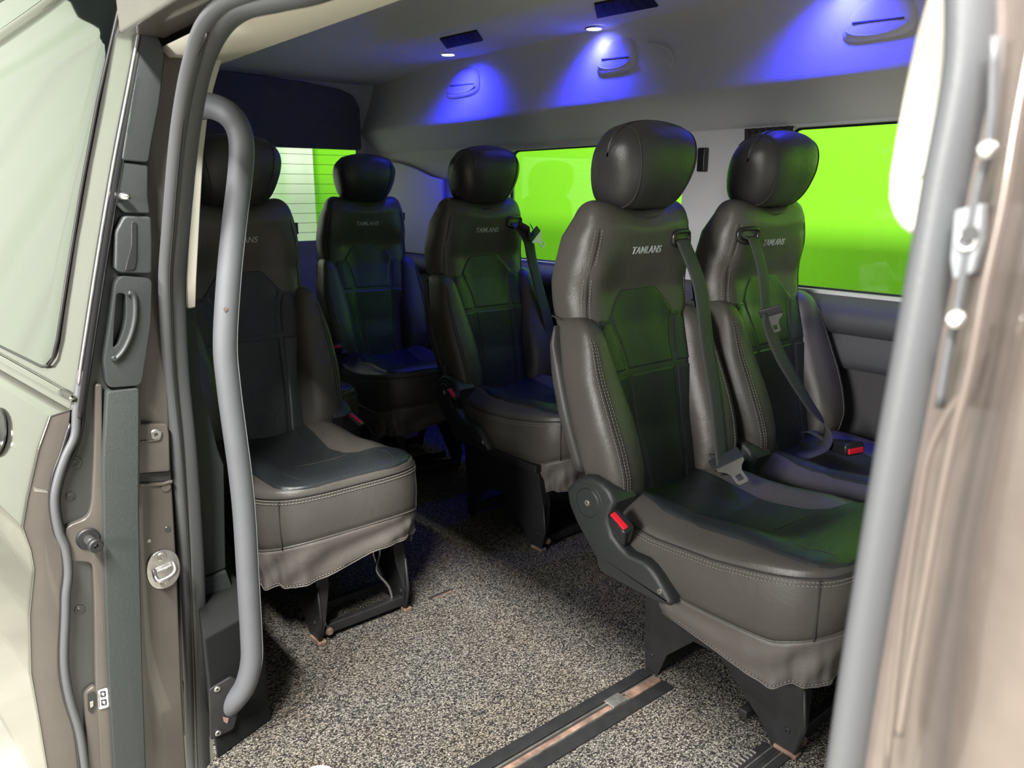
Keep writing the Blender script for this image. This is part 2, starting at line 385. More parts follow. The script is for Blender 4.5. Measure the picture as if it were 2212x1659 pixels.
# roof rear cross rib
# pillar dark bits: belt anchor slot and curtain between the windows
o = box('belt_anchor', (XW-.004, at(1519, 345, 0, XW)[1], at(1519, 345, 0, XW)[2]), (.02, .03, .075), M['plasticd'], None, .004)
tag(o, 'small black belt guide on the grey pillar between the side windows', 'belt guide')
rings = []
for z in np.linspace(.84, 1.288, 14):
    zz = (1.288-z)/.45; g = .62+.38*abs(zz-.0)**.5
    rings.append([(XW-.012+.012*math.sin(j*1.05)*g, 1.30+(.165*(1 if z > 1.26 else (1-.25*zz)))*(j/43.0), z) for j in range(44)])
v, f = loft(rings, False, False); cu = mesh_obj('window_curtain', v, f, M['curtain'])
sm = cu.modifiers.new('thick', 'SOLIDIFY'); sm.thickness = .003
tag(cu, 'short black gathered curtain drawn aside at the front side window', 'curtain')

# LED lamps in the ceiling strip
led_pos = [at(968, 118, 2, 1.655), at(1283, 62, 2, 1.655), (2.045, 1.16, 1.655)]
led_lab = ['round blue ceiling lamp nearest the tailgate', 'round blue ceiling lamp between the two black roof vents', 'round blue ceiling lamp toward the front, glow on wall at right']
for i, p in enumerate(led_pos):
    e = empty('ceiling_lamp', p); tag(e, led_lab[i], 'ceiling lamp', 'blue lamps in the ceiling strip')
    disc('bezel', (0, 0, .006), (0, 0, -1), .034, .008, M['chrome'], e, 32, .003, hole=.026)
    disc('lens', (0, 0, .006), (0, 0, -1), .0265, .006, M['led'], e, 32, .002)
    l = bpy.data.lights.new('led', 'SPOT'); l.energy = 26; l.color = (.012, .014, 1.0); l.spot_size = math.radians(132); l.spot_blend = 1.0; l.shadow_soft_size = .022
    lo = bpy.data.objects.new('led_light', l); COL.objects.link(lo); lo.location = (p[0], p[1], p[2]-.012); lo.rotation_euler = (0, math.radians(-24), 0)
# roof vents
for i, q in enumerate((((950, 82), (1030, 64), (1043, 85), (965, 102)), ((1284, 6), (1400, -16), (1422, 10), (1290, 36)))):
    P = [np.array(at(x, y, 2, 1.661)) for x, y in q]; c = sum(P)/4
    e = empty('roof_vent', tuple(c))
    tag(e, ['black slotted roof vent beside the rearmost blue lamp', 'black slotted roof vent at the top edge near the middle blue lamp'][i], 'air vent', 'black vents in the ceiling')
    L4 = [p-c for p in P]
    fr = slab('vent_frame', [tuple(p) for p in L4], (0, 0, -.006), M['kick'], e, .002, .004)
    for k in range(1, 6):
        t = k/6; a_ = L4[0]*(1-t)+L4[1]*t; b_ = L4[3]*(1-t)+L4[2]*t
        m0 = a_*.9+b_*.1; m1 = a_*.1+b_*.9
        v, f = tube([(m0[0], m0[1], -.007), (m1[0], m1[1], -.007)], .0018, 6); mesh_obj('vent_slat', v, f, M['kick'], e)
# moulded pads with a slot on the wall under the lamps
def wall_x(z):
    return interp(z, [(1.402, XW-.084), (1.418, XW-.078), (1.48, XW-.052), (1.56, XW-.03), (1.62, XW-.018)])
def molded_pad(yc, zc, wy, wz, lab):
    n = 44; rings = []
    for s, h in ((1.0, -.002), (.97, .004), (.9, .009), (.8, .011), (.55, .0125), (.3, .013), (.02, .013)):
        r = []
        for j in range(n):
            t = 2*PI*j/n; c, q = math.cos(t), math.sin(t)
            a = abs(c)**.62*math.copysign(1, c); b = abs(q)**.62*math.copysign(1, q)
            taper = 1-.22*b
            y = yc+s*wy*a*taper; z = zc+s*wz*b
            r.append((wall_x(z)-h, y, z))
        rings.append(r)
    v, f = loft(rings, True, True); o = mesh_obj('coat_grip', v, f, M['grey']); tag(o, lab, 'moulded grip', 'moulded pads on the upper side wall')
    pts = [(wall_x(zc-.008)-.0125, yc+wy*.75*t, zc-.008+.004*t) for t in np.linspace(-1, 1, 12)]
    v, f = tube(pts, .0032, 6); mesh_obj('slot', v, f, M['dgrey'], o)
    # bright lower lip
    pts = [(wall_x(zc-.035)-.012, yc+wy*.9*math.cos(t), zc-.018-.024*math.sin(t)) for t in np.linspace(.2, PI-.2, 16)]
    v, f = tube(pts, .0035, 6); mesh_obj('lip', v, f, M['grey'], o); return o
pp = [at(1003, 180, 0, XW-.03), at(1335, 122, 0, XW-.03), at(1905, 40, 0, XW-.03)]
molded_pad(pp[0][1], pp[0][2], .115, .062, 'moulded grip pad on side wall under the rearmost blue lamp')
molded_pad(pp[1][1], pp[1][2], .085, .06, 'moulded grip pad on side wall under the middle blue lamp')
molded_pad(pp[2][1], pp[2][2], .09, .055, 'moulded grip pad on side wall at upper right in strong blue glow')
v = [at(x, y, 0, XW-.045) for x, y in ((1400, 92), (1440, 104), (1453, 128), (1440, 152), (1405, 162), (1360, 164))]
v, f = tube(v, .004, 6, k=5); o = mesh_obj('wall_rib', v, f, M['grey']); tag(o, 'rounded moulded rib right of the middle grip pad', 'moulded rib')

# ------------------------------------------------------------------ seats (local: seat faces -Y, hinge at y=0, floor z=0)
FRONT = [(.38, -.085), (.43, -.072), (.50, -.055), (.56, -.035), (.69, -.008), (.80, .034), (.88, .048), (.97, .022), (1.03, .012), (1.07, .02)]
REAR = [(.38, .02), (.478, .05), (.60, .088), (.70, .12), (.82, .158), (.90, .172), (1.0, .155), (1.05, .125), (1.085, .105)]
CW = [(.38, .15), (.5, .165), (.6, .17), (.75, .188), (.85, .198), (.93, .196), (1.0, .184), (1.04, .170)]
NE = 3.6
def core_y(z, c):
    a, b = interp(z, FRONT), interp(z, REAR); return (a+b)/2, (b-a)/2
def core_front(u, z):
    yc, d = core_y(z, 0); w_ = interp(z, CW); q = min(.999, abs(u)/w_)
    side = -.018*smooth((abs(u)-.06)/.10)*smooth((1.02-z)/.1)*smooth((z-.45)/.2)   # sides stand forward of the dished centre
    return yc-d*(1-q**NE)**(1/NE)+side*(1-q**8)
def core_mesh():
    zs = list(np.linspace(.38, 1.03, 46)); rings = []
    n = 72
    def ring(z, wsc, dsc, zoff, sy=0):
        yc, d = core_y(z, 0); w_ = interp(z, CW)-wsc; r = []
        for j in range(n):
            t = 2*PI*j/n; c, s = math.cos(t), math.sin(t)
            u = w_*abs(c)**(2/NE)*math.copysign(1, c); y = abs(s)**(2/NE)*math.copysign(1, s)
            yy = yc+d*dsc*y
            if s < 0: yy += -.018*smooth((abs(u)-.06)/.10)*smooth((1.02-z)/.1)*smooth((z-.45)/.2)*(1-(min(1, abs(u)/w_))**8)
            r.append((u, yy, z+zoff-.022*math.exp(-(u/.085)**2)*smooth((z+zoff-.97)/.1)))
        return r
    for z in zs: rings.append(ring(z, 0, 1, 0))
    for ph in np.linspace(0, PI/2, 11)[1:]:
        zz = 1.03+.055*math.sin(ph); rings.append(ring(min(zz, 1.05), .045*(1-math.cos(ph)), max(.04, math.cos(ph)**.75), zz-min(zz, 1.05)))
    return loft(rings)
def patch(mb, zs, Lf, Rf, surf, puff=.0028, nx=18, edge=.007, kind='back'):
    rows = []; z0, z1 = zs[0], zs[-1]
    for z in zs:
        a, b = Lf(z), Rf(z); row = []
        for i in range(nx+1):
            tt = i/nx; tt = .5-.5*math.cos(PI*tt)*1.0
            u = a+(b-a)*tt
            dist = min(abs(u-a), abs(b-u), abs(z-z0), abs(z1-z))
            h = puff*smooth(dist/edge)**.6-.003*(1-smooth(dist/edge))
            if kind == 'back': row.append((u, surf(u, z)-h, z))
            else: row.append((u, z, surf(u, z)+h+.0018))
        rows.append(row)
    v, f = loft(rows, False, False); mb.add(v, f)
def ends(a, b, n, e=.010):
    return sorted(set([a, a+e*.25, a+e*.5, a+e*.75, a+e]+list(np.linspace(a+e, b-e, n))+[b-e, b-e*.75, b-e*.5, b-e*.25, b]))
def stitches(name, pts, parent, m, gap=.0075, ln=.0048, r=.0008):
    P = [np.array(p) for p in catmull(pts, 5)]; d = [0]
    for i in range(1, len(P)): d.append(d[-1]+np.linalg.norm(P[i]-P[i-1]))
    A = np.array(P); mb = MB(); s = 0
    def pt(q): return np.array([np.interp(q, d, A[:, k]) for k in range(3)])
    while s+ln < d[-1]:
        v, f = tube([pt(s), pt(s+ln)], r, 4); mb.add(v, f); s += gap
    return mb.build(name, m, parent, False)
def seam(name, pts, parent, r=.0016, m=None, k=5):
    v, f = tube(pts, r, 6, k=k); return mesh_obj(name, v, f, m or M['threadd'], parent)

OUT = [(.41, .195), (.45, .208), (.5, .218), (.6, .228), (.7, .224), (.78, .206), (.84, .190)]
BF = [(.41, -.105), (.45, -.120), (.5, -.122), (.56, -.106), (.62, -.082), (.7, -.045), (.78, -.012), (.83, .02)]
BR = [(.41, -.03), (.45, -.005), (.5, .012), (.6, .040), (.7, .072), (.8, .105), (.84, .12)]
BI = [(.41, .118), (.5, .122), (.6, .126), (.7, .138), (.78, .152), (.84, .165)]
def bolster(side):
    n = 36; rings = []
    def ring(z, sc, zz):
        o_, fr, rr, inn = [interp(z, t) for t in (OUT, BF, BR, BI)]
        uc = (o_+inn)/2; a = (o_-inn)/2+.010; yc = (fr+rr)/2; b = (rr-fr)/2; r = []
        for j in range(n):
            t = 2*PI*j/n; c, s = math.cos(t), math.sin(t)
            e = 2.6 if s < 0 else 4
            u = a*abs(c)**(2/e)*math.copysign(1, c); y = b*abs(s)**(2/e)*math.copysign(1, s)
            if s < 0: u += .010*(-y/b)**2*(1 if c > 0 else .3)
            r.append((side*(uc+u*sc), yc+y*(sc if s < 0 else .5+.5*sc), zz))
        return r
    for ph in np.linspace(0, PI/2, 7)[:-1]: rings.append(ring(.43, .25+.75*math.sin(ph)**.8, .43-.022*math.cos(ph)))
    for z in np.linspace(.43, .79, 24): rings.append(ring(z, 1, z))
    for ph in np.linspace(0, PI/2, 8)[1:]: rings.append(ring(.79+.03*math.sin(ph), max(.2, math.cos(ph)**.6), .79+.036*math.sin(ph)))
    return loft(rings)
def bolster_line(side, off, lift=.0015):
    pts = []
    for z in np.linspace(.44, .80, 14):
        o_, fr, inn, rr = interp(z, OUT), interp(z, BF), interp(z, BI), interp(z, BR)
        uc, a = (o_+inn)/2, (o_-inn)/2+.010; yc = (fr+rr)/2; b = (rr-fr)/2
        q = off; u = a*q; y = -b*(1-min(.99, abs(q))**2.6)**(1/2.6)
        u += .010*(-y/b)**2*(1 if q > 0 else .3)
        if z > .78: y = y*.9
        pts.append((side*(uc+u), yc+y-lift, z))
    return pts
def headrest_mesh():
    n = 44; rings = []
    zc, hz, yc, hy = 1.158, .098, .040, .090
    ss = [math.sin(PI/2*t) for t in np.linspace(-1, 1, 33)]; ss[0] = -.9995; ss[-1] = .9995
    for s in ss:
        k = (1-abs(s)**3.3)**(1/2.7); k = max(k, .02); r = []
        for j in range(n):
            t = 2*PI*j/n; c, q = math.cos(t), math.sin(t); e = 2.75
            y = hy*abs(c)**(2/e)*math.copysign(1, c)*k; z = hz*abs(q)**(2/e)*math.copysign(1, q)*(.22+.78*k)
            if y < 0: y *= .92
            u = .130*s*(.80+.24*smooth((z+hz)/(1.6*hz)))
            z2 = z-.012*s*s
            y2 = y-.30*z*(1 if y > 0 else .25)-.018*(z/hz)*(1 if z < 0 else .1)
            if y > 0 and z < 0: y2 -= .25*(-z)
            r.append((u, yc+y2+.006*(1-s*s), zc+z2))
        rings.append(r)
    return rings
CHW = .215
def zseam(y): return interp(y, [(-.60, .432), (-.55, .428), (-.45, .413), (-.36, .400), (-.27, .390), (-.15, .398), (0, .40)])
def zlow(y): return interp(y, [(-.60, .318), (-.55, .300), (-.50, .284), (-.3, .281), (0, .29)])
CY, CB, CE = -.300, .285, 5.0
def cring(t, s=1.0, out=0.0):
    c, q = math.cos(t), math.sin(t)
    u = (CHW+out)*s*abs(c)**(2/CE)*math.copysign(1, c); y = CY+(CB+out)*s*abs(q)**(2/CE)*math.copysign(1, q)
    if q < 0: y -= .012*s*(1-(u/CHW)**2)           # front edge bows forward
    return u, y
def cush_top(u, y):
    if y < CY: y = y+.012*min(1, (CY-y)/CB)*(1-(u/CHW)**2)
    s = (abs(u/CHW)**CE+abs((y-CY)/CB)**CE)**(1/CE); s = min(1, s)
    rear = smooth((y+.50)/.12)
    return (zseam(y)+.030*(1-s**6)**.5
            + rear*.022*math.exp(-((abs(u)-.150)/.040)**2)
            - rear*.012*math.exp(-(u/.085)**2)+.006*smooth((-.40-y)/.08))
def cushion_mesh():
    n = 168; rings = []
    T = [2*PI*j/n for j in range(n)]
    def R(s, fz, out=0): 
        r = []
        for t in T:
            u, y = cring(t, s, out); r.append((u, y, fz(u, y)))
        return r
    rings.append(R(.90, lambda u, y: zlow(y)-.012))
    for k in np.linspace(0, 1, 7):
        rings.append(R(1, lambda u, y: zlow(y)*(1-k)+zseam(y)*k, .006*math.sin(PI*k)))
    for s in [.993, .985, .975, .965, .953, .94, .925, .91, .89, .87]+list(np.linspace(.845, .02, 34)):
        rings.append(R(s, cush_top))
    return loft(rings)
def BLK(y):  # half width of the black centre of the cushion top
    return interp(y, [(-.592, .085), (-.586, .125), (-.575, .155), (-.56, .172), (-.54, .187), (-.51, .197), (-.49, .198), (-.475, .185), (-.455, .14), (-.43, .105), (-.38, .088), (-.30, .085), (-.18, .100), (-.04, .118)])
def text_mesh(body, width, height, yfun, zc, shear=.18, uc=0.0):
    cu = bpy.data.curves.new('t', 'FONT'); cu.body = body; cu.align_x = 'CENTER'; cu.size = 1; cu.extrude = .0; cu.shear = shear; cu.offset = .004
    o = bpy.data.objects.new('t', cu); COL.objects.link(o)
    dg = bpy.context.evaluated_depsgraph_get(); me = bpy.data.meshes.new_from_object(o.evaluated_get(dg))
    bpy.data.objects.remove(o)
    bm = bmesh.new(); bm.from_mesh(me)
    bmesh.ops.subdivide_edges(bm, edges=[e for e in bm.edges if e.calc_length() > .2], cuts=2)
    g = bmesh.ops.extrude_face_region(bm, geom=bm.faces[:]); nv = [e for e in g['geom'] if isinstance(e, bmesh.types.BMVert)]
    xs = [v.co.x for v in bm.verts]; ys = [v.co.y for v in bm.verts]; x0, x1, y0, y1 = min(xs), max(xs), min(ys), max(ys)
    nvs = set(nv)
    for v in bm.verts:
        u = uc+((v.co.x-x0)/(x1-x0)-.5)*width; z = zc+((v.co.y-y0)/(y1-y0)-.5)*height
        v.co = Vector((u, yfun(u, z)-(.0016 if v in nvs else -.001), z))
    bm.to_mesh(me); bm.free(); return me

def screw(parent, c, nrm, r=.006, m=None):
    o = disc('screw', c, nrm, r, .003, m or M['zinc'], parent, 14, .001, hole=r*.35); return o

def base_seat(leg_off=(.135, .135)):
    root = empty('passenger_seat')
    v, f = core_mesh(); bk_ = mesh_obj('backrest', v, f, M['taupe'], root)
    # dark centre panels of the backrest
    mb = MB()
    patch(mb, ends(.395, .820, 30), lambda z: -.150, lambda z: .150, core_front, .0008, 14, .004)
    patch(mb, ends(.800, .876, 10), lambda z: -interp(z, [(.81, .125), (.84, .098), (.87, .066), (.88, .055)]), lambda z: interp(z, [(.81, .125), (.84, .098), (.87, .066), (.88, .055)]), core_front, .0008, 12, .004)
    H = lambda z: interp(z, [(.70, .066), (.76, .078), (.79, .100), (.815, .118), (.84, .105), (.87, .072), (.885, .055)])
    archL = lambda z: interp(z, [(.69, .078), (.74, .080), (.78, .090), (.81, .108), (.822, .118)])
    hexw = lambda z: interp(z, [(.695, .083), (.74, .086), (.79, .098), (.822, .112), (.85, .092), (.878, .066), (.885, .060)])
    patch(mb, ends(.697, .884, 20), lambda z: -hexw(z), hexw, core_front)
    for s in (-1, 1):
        a = lambda z: hexw(z)+.003
        b = lambda z: interp(z, [(.697, .160), (.76, .168), (.79, .16), (.818, .120)])
        if s > 0: patch(mb, ends(.697, .812, 12), a, b, core_front, nx=12, edge=.006)
        else: patch(mb, ends(.697, .812, 12), lambda z: -b(z), lambda z: -a(z), core_front, nx=12, edge=.006)
    low = lambda z: interp(z, [(.40, .062), (.55, .078), (.69, .083)])
    patch(mb, ends(.395, .692, 24), lambda z: -low(z), low, core_front)
    for s in (-1, 1):
        a = lambda z: low(z)+.003; b = lambda z: .150
        if s > 0: patch(mb, ends(.395, .692, 20), a, b, core_front, nx=12, edge=.006)
        else: patch(mb, ends(.395, .692, 20), lambda z: -b(z), lambda z: -a(z), core_front, nx=12, edge=.006)
    tag(mb.build('centre_panel', M['black'], bk_), 'black leather centre panel', None)
    for s in (-1, 1):
        v, f = bolster(s); bo = mesh_obj('side_bolster', v, f, M['taupe'], bk_)
        for q in (.30, .46): seam('seam', bolster_line(s, q, .001), bo, .0013, M['threadd'])
        for q in (.24, .38, .54): stitches('stitching', bolster_line(s, q, .0012), bo, M['thread'])
        # long curved seam on the upper shoulder
        def sp(du, lift):
            pts = []
            for z, u, y in ((.80, .172, 0), (.84, .174, 0), (.90, .172, 0), (.96, .166, 0), (1.01, .156, 0), (1.045, .148, 0)):
                uu = u+du; pts.append((s*uu, core_front(uu, min(z, 1.03))-lift+(.008 if z > 1.035 else 0), z))
            return pts
        seam('shoulder_seam', sp(0, .0012), bk_, .0016)
        stitches('stitching', sp(.007, .001), bk_, M['thread']); stitches('stitching', sp(-.007, .001), bk_, M['thread'])
        # seam between shoulder and lower wing running round the side
        pts = [(s*.168, core_front(.168, .80)-.001, .802), (s*.190, -.0+core_front(.19, .805)-.001, .806), (s*.1995, core_y(.812, 0)[0]-.02, .812), (s*.2, core_y(.82, 0)[0]+.03, .822)]
        seam('side_seam', pts, bk_, .0022)
    # top welt
    pts = [(u, core_front(u, 1.03)+.012+.010*abs(u)/.14, 1.062-.020*math.exp(-(u/.085)**2)) for u in np.linspace(-.142, .142, 17)]
    seam('top_seam', pts, bk_, .0022, k=2)
    me = text_mesh('TAMLANS', .100, .0170, core_front, .970); link('embroidered_logo', me, M['logo'], bk_, False)
    # back shell
    rings = []; n = 56
    for z in list(np.linspace(.47, .80, 16)):
        o_ = interp(z, [(.47, .205), (.55, .217), (.6, .222), (.7, .219), (.78, .206), (.85, .203), (.93, .2), (.98, .192)])
        rr = interp(z, REAR)+interp(z, [(.47, .008), (.68, .007), (.76, -.004), (.80, -.03)]); ff = rr-interp(z, [(.47, .050), (.6, .055), (.7, .050), (.80, .012)]); r = []
        for j in range(n):
            t = 2*PI*j/n; c, s = math.cos(t), math.sin(t)
            r.append((o_*abs(c)**(2/6)*math.copysign(1, c), (rr+ff)/2+(rr-ff)/2*abs(s)**(2/3.5)*math.copysign(1, s), z))
        rings.append(r)
    v, f = loft(rings); tag(mesh_obj('back_shell', v, f, M['shell'], root), 'dark plastic back shell', None)
    # small fabric tag at the outer shoulder
    box('side_tag', (.188, .070, .995), (.014, .002, .034), M['ink'], bk_)
    # headrest
    hr = headrest_mesh(); v, f = loft(hr); ho = mesh_obj('headrest', v, f, M['head'], root)
    for s in (-1, 1):
        idx = min(range(len(hr)), key=lambda i: abs(hr[i][0][0]-s*.086)); r = hr[idx]; n = len(r)
        cen = np.mean(np.array(r), axis=0)
        pts = [np.array(r[j % n])+(np.array(r[j % n])-cen)*.006 for j in range(n//8, n*7//8)]
        seam('headrest_seam', pts, ho, .0017, k=2)
        v, f = tube([(s*.045, .07, 1.03), (s*.045, .075, 1.09)], .006, 12); mesh_obj('headrest_post', v, f, M['chrome'], root)
    # cushion
    v, f = cushion_mesh(); cu = mesh_obj('seat_cushion', v, f, M['taupe'], root)
    mb = MB(); patch(mb, ends(-.592, -.05, 70), lambda y: -interp(y, [(-.592, .085), (-.586, .125), (-.575, .153), (-.56, .170), (-.54, .180), (-.48, .182), (-.2, .172), (-.10, .145), (-.05, .12)]), BLK, cush_top, .0025, 44, .008, 'cush')
    tag(mb.build('cushion_panel', M['black'], cu), 'black leather cushion centre', None)
    for s in (-1, 1):
        pts = [(s*(BLK(y)-.002 if y > -.44 else interp(y, [(-.56, .125), (-.5, .135), (-.44, .100)])), y, cush_top(s*.1, y)+.0045) for y in (-.56, -.53, -.50, -.46)]
        stitches('stitching', pts, cu, M['threadd'])
    seam('cross_seam', [(u, -.405+.01*math.cos(u*20), cush_top(u, -.405)+.0032) for u in np.linspace(-.14, .085, 14)], cu, .0012, M['threadd'], 2)
    T = np.linspace(PI*.93, PI*2.07, 60)
    def rim(s, out, dz, zf): return [(lambda u_, y_: (u_, y_, zf(y_)+dz))(*cring(t, s, out)) for t in T]
    seam('top_welt', rim(1, .0015, .0, zseam), cu, .0022, k=1)
    for dz in (-.006, -.013): stitches('stitching', rim(1, .0035+(.001 if dz < -.01 else 0), dz, zseam), cu, M['thread'])
    seam('lower_welt', rim(1, .001, 0.002, zlow), cu, .0028, M['taupe'], k=1)
    for s in (-1, 1):
        uu, yy = cring(PI*1.5+s*.66, 1, .004); seam('corner_seam', [(uu, yy, zseam(yy)-.002), (uu*1.01, yy-.002, (zseam(yy)+zlow(yy))/2), (uu, yy, zlow(yy))], cu, .0015)
    # skirt
    rings = []
    TT = np.linspace(PI*.99, PI*2.01, 150)
    for k in np.linspace(0, 1, 12):
        r = []
        for t in TT:
            u, y = cring(t, 1, .002)
            fr = smooth((-.50-y)/.05)
            zb = (1-fr)*interp(y, [(-.5, .185), (-.42, .196), (-.30, .212), (-.1, .235), (0, .26)])+fr*(.226+.020*math.sin(u*9+.2)-.008*math.exp(-((abs(u)-.2)/.04)**2)+.004*math.sin(26*u+1))
            wv = k*(.005*math.sin(9*t+1.3)+.0035*math.sin(17*t+.5+2*k)+.0016*math.sin(31*t-3*k))+.004*math.sin(PI*k)*math.sin(PI*k*2+7*t)
            nx_, ny_ = u/CHW, (y-CY)/CB; l = math.hypot(nx_, ny_)+1e-6
            r.append((u+nx_/l*wv-.012*k*nx_/l, y+ny_/l*wv-.012*k*ny_/l, zlow(y)*(1-k)+zb*k))
        rings.append(r)
    v, f = loft(rings, False, False); sk = mesh_obj('skirt', v, f, M['skirt'], root)
    md = sk.modifiers.new('thick', 'SOLIDIFY'); md.thickness = .002
    hem = [tuple(np.array(p)+np.array((p[0]*.012, -.0015, .006))) for p in rings[-1]][::3]
    stitches('hem_stitching', hem, sk, M['thread']); seam('hem', rings[-1][::3], sk, .0022, M['skirt'], k=2)
    # pedestal: two side plates joined by bars
    pl = [(-.12, .285), (-.135, 0.0), (-.172, 0.0), (-.196, .066), (-.268, .138), (-.335, .138), (-.440, .045), (-.468, .012), (-.480, 0.0), (-.520, 0.0), (-.540, .075), (-.530, .160), (-.50, .285)]
    return root, pl
def pedestal(root, pl, ln, rn, lever=True, box_base=False):
    for s, off in ((-1, ln), (1, rn)):
        x = s*off
        lg = slab('leg', [(x-.0025, y, z) for y, z in pl], (.005, 0, 0), M['steelblk'], root, .0012)
        v, f = tube([(x-s*.000, -.530, .16), (x, -.540, .075), (x, -.521, .0)], .004, 6); mesh_obj('leg_flange', v, f, M['steelblk'], lg)
        # turned-in flange along the front
        slab('leg_flange', [(x, -.52, .002), (x, -.54, .075), (x, -.53, .16), (x, -.502, .28), (x-s*.03, -.502, .28), (x-s*.03, -.53, .16), (x-s*.012, -.54, .075), (x-s*.006, -.52, .002)], (0, .004, 0), M['steelblk'], lg)
        for yy, zz in ((-.152, .045), (-.175, .225), (-.505, .055)): screw(lg, (x-.0025, yy, zz), (-1, 0, 0), .0065, M['steelblk'])
    a, b = -ln, rn
    for nm, y, z, sy, sz in (('front_bar', -.505, .028, .02, .026), ('rear_bar', -.165, .03, .02, .03), ('middle_bar', -.40, .03, .02, .02)):
        box(nm, ((a+b)/2, y, z), (b-a, sy, sz), M['steelblk'], root, .003)
    box('seat_pan', ((a+b)/2, -.31, .272), (b-a+.03, .40, .025), M['steelblk'], root, .004)
    if lever:
        v, f = tube([(b-.025, -.50, .02), (b-.03, -.49, .07), (b-.055, -.47, .12), (b-.03, -.45, .16), (b-.045, -.44, .24)], .0045, 8, k=4); mesh_obj('release_rod', v, f, M['zinc'], root)
        v, f = tube([(b-.008, -.43, .05), (b-.045, -.44, .15), (b-.03, -.43, .23)], .004, 8, k=3); mesh_obj('release_rod', v, f, M['zinc'], root)
        v, f = tube([(a+.025, -.515, .03), (a+.012, -.49, .10)], .004, 8); mesh_obj('release_rod', v, f, M['zinc'], root)
    disc('foot_bolt', (a+.028, -.518, .028), (-.2, -1, 0), .010, .012, M['rust'], root, 16, .003)
    for x in (a, b):
        box('floor_hook', (x+.004, -.505, .006), (.022, .05, .010), M['rust'], root, .002)
COVER = [(.024, .437), (-.002, .468), (-.03, .485), (-.059, .492), (-.09, .486), (-.112, .474), (-.128, .451), (-.118, .425), (-.113, .400), (-.125, .374), (-.150, .358), (-.172, .349), (-.214, .350), (-.236, .342), (-.255, .328), (-.291, .293), (-.294, .282), (-.286, .274), (-.256, .268), (-.19, .268), (-.125, .270), (-.095, .272), (-.082, .280), (-.073, .304), (-.043, .332), (-.010, .365), (.015, .40)]
def side_cover(root, s):
    """moulded plastic recliner cover on one side of the seat"""
    n = len(COVER); cy = sum(p[0] for p in COVER)/n; cz = sum(p[1] for p in COVER)/n
    x0 = .222
    def off(d):
        out = []
        for i in range(n):
            a, b, c = np.array(COVER[i-1]), np.array(COVER[i]), np.array(COVER[(i+1) % n])
            t = (c-a)/np.linalg.norm(c-a); nn = np.array((-t[1], t[0]))
            out.append(b+nn*d)
        return out
    # orientation sign
    ar = sum(COVER[i-1][0]*COVER[i][1]-COVER[i][0]*COVER[i-1][1] for i in range(n)); sg = 1 if ar > 0 else -1
    rings = []
    for d, x in ((0, x0-.045), (0, x0+.010), (.0015, x0+.017), (.005, x0+.022), (.010, x0+.024), (.014, x0+.0245)):
        rings.append([(s*x, p[0], p[1]) for p in off(sg*d)])
    v, f = loft(rings); o = mesh_obj('recliner_cover', v, f, M['plastic'], root); auto(o, 50)
    xx = s*(x0+.0235)
    d1 = disc('cover_disc', (xx, -.050, .428), (s, 0, 0), .034, .004, M['plastic'], o, 40, .003)
    disc('disc_ring', (xx, -.050, .428), (s, 0, 0), .044, .0022, M['plastic'], o, 40, .002, hole=.037)
    disc('rivet', (xx+s*.004, -.050, .428), (s, 0, 0), .0075, .0025, M['alu'], o, 18, .001, hole=.002)
    disc('rivet', (xx, -.262, .300), (s, 0, 0), .0065, .0025, M['zinc'], o, 18, .001, hole=.002)
    return o
def buckle(root, c, axis, wdir, strap=None, sc=1.0):
    """belt buckle: c top centre of the face, axis points out of the top, wdir long side"""
    a = Vector(axis).normalized(); w_ = Vector(wdir); w_ = (w_-a*w_.dot(a)).normalized(); t = a.cross(w_)
    R = Matrix((w_, t, a)).transposed(); C = Vector(c)
    rings = []
    for h, sx, sy in ((-.078, .016, .007), (-.074, .019, .009), (-.05, .023, .011), (-.006, .029, .0150), (-.002, .0285, .0145), (0, .0265, .0125)):
        r = []
        for j in range(28):
            q = 2*PI*j/28; cc, ss = math.cos(q), math.sin(q)
            r.append(C+R @ Vector((sc*sx*abs(cc)**(.4)*math.copysign(1, cc), sc*sy*abs(ss)**.4*math.copysign(1, ss), sc*h)))
        rings.append(r)
    v, f = loft(rings); o = mesh_obj('buckle', v, f, M['plasticd'], root); auto(o, 50)
    b = box('release_button', C+R @ Vector((0, -.0035*sc, .0012*sc)), (.044*sc, .0125*sc, .005*sc), M['red'], o, .002, R)
    box('tongue_slot', C+R @ Vector((0, .006*sc, .0002)), (.042*sc, .0035*sc, .0012), M['ink'], o, 0, R)
    if strap: ribbon('buckle_stalk', strap, tuple(w_), .026, M['web'], o, .003)
    return o
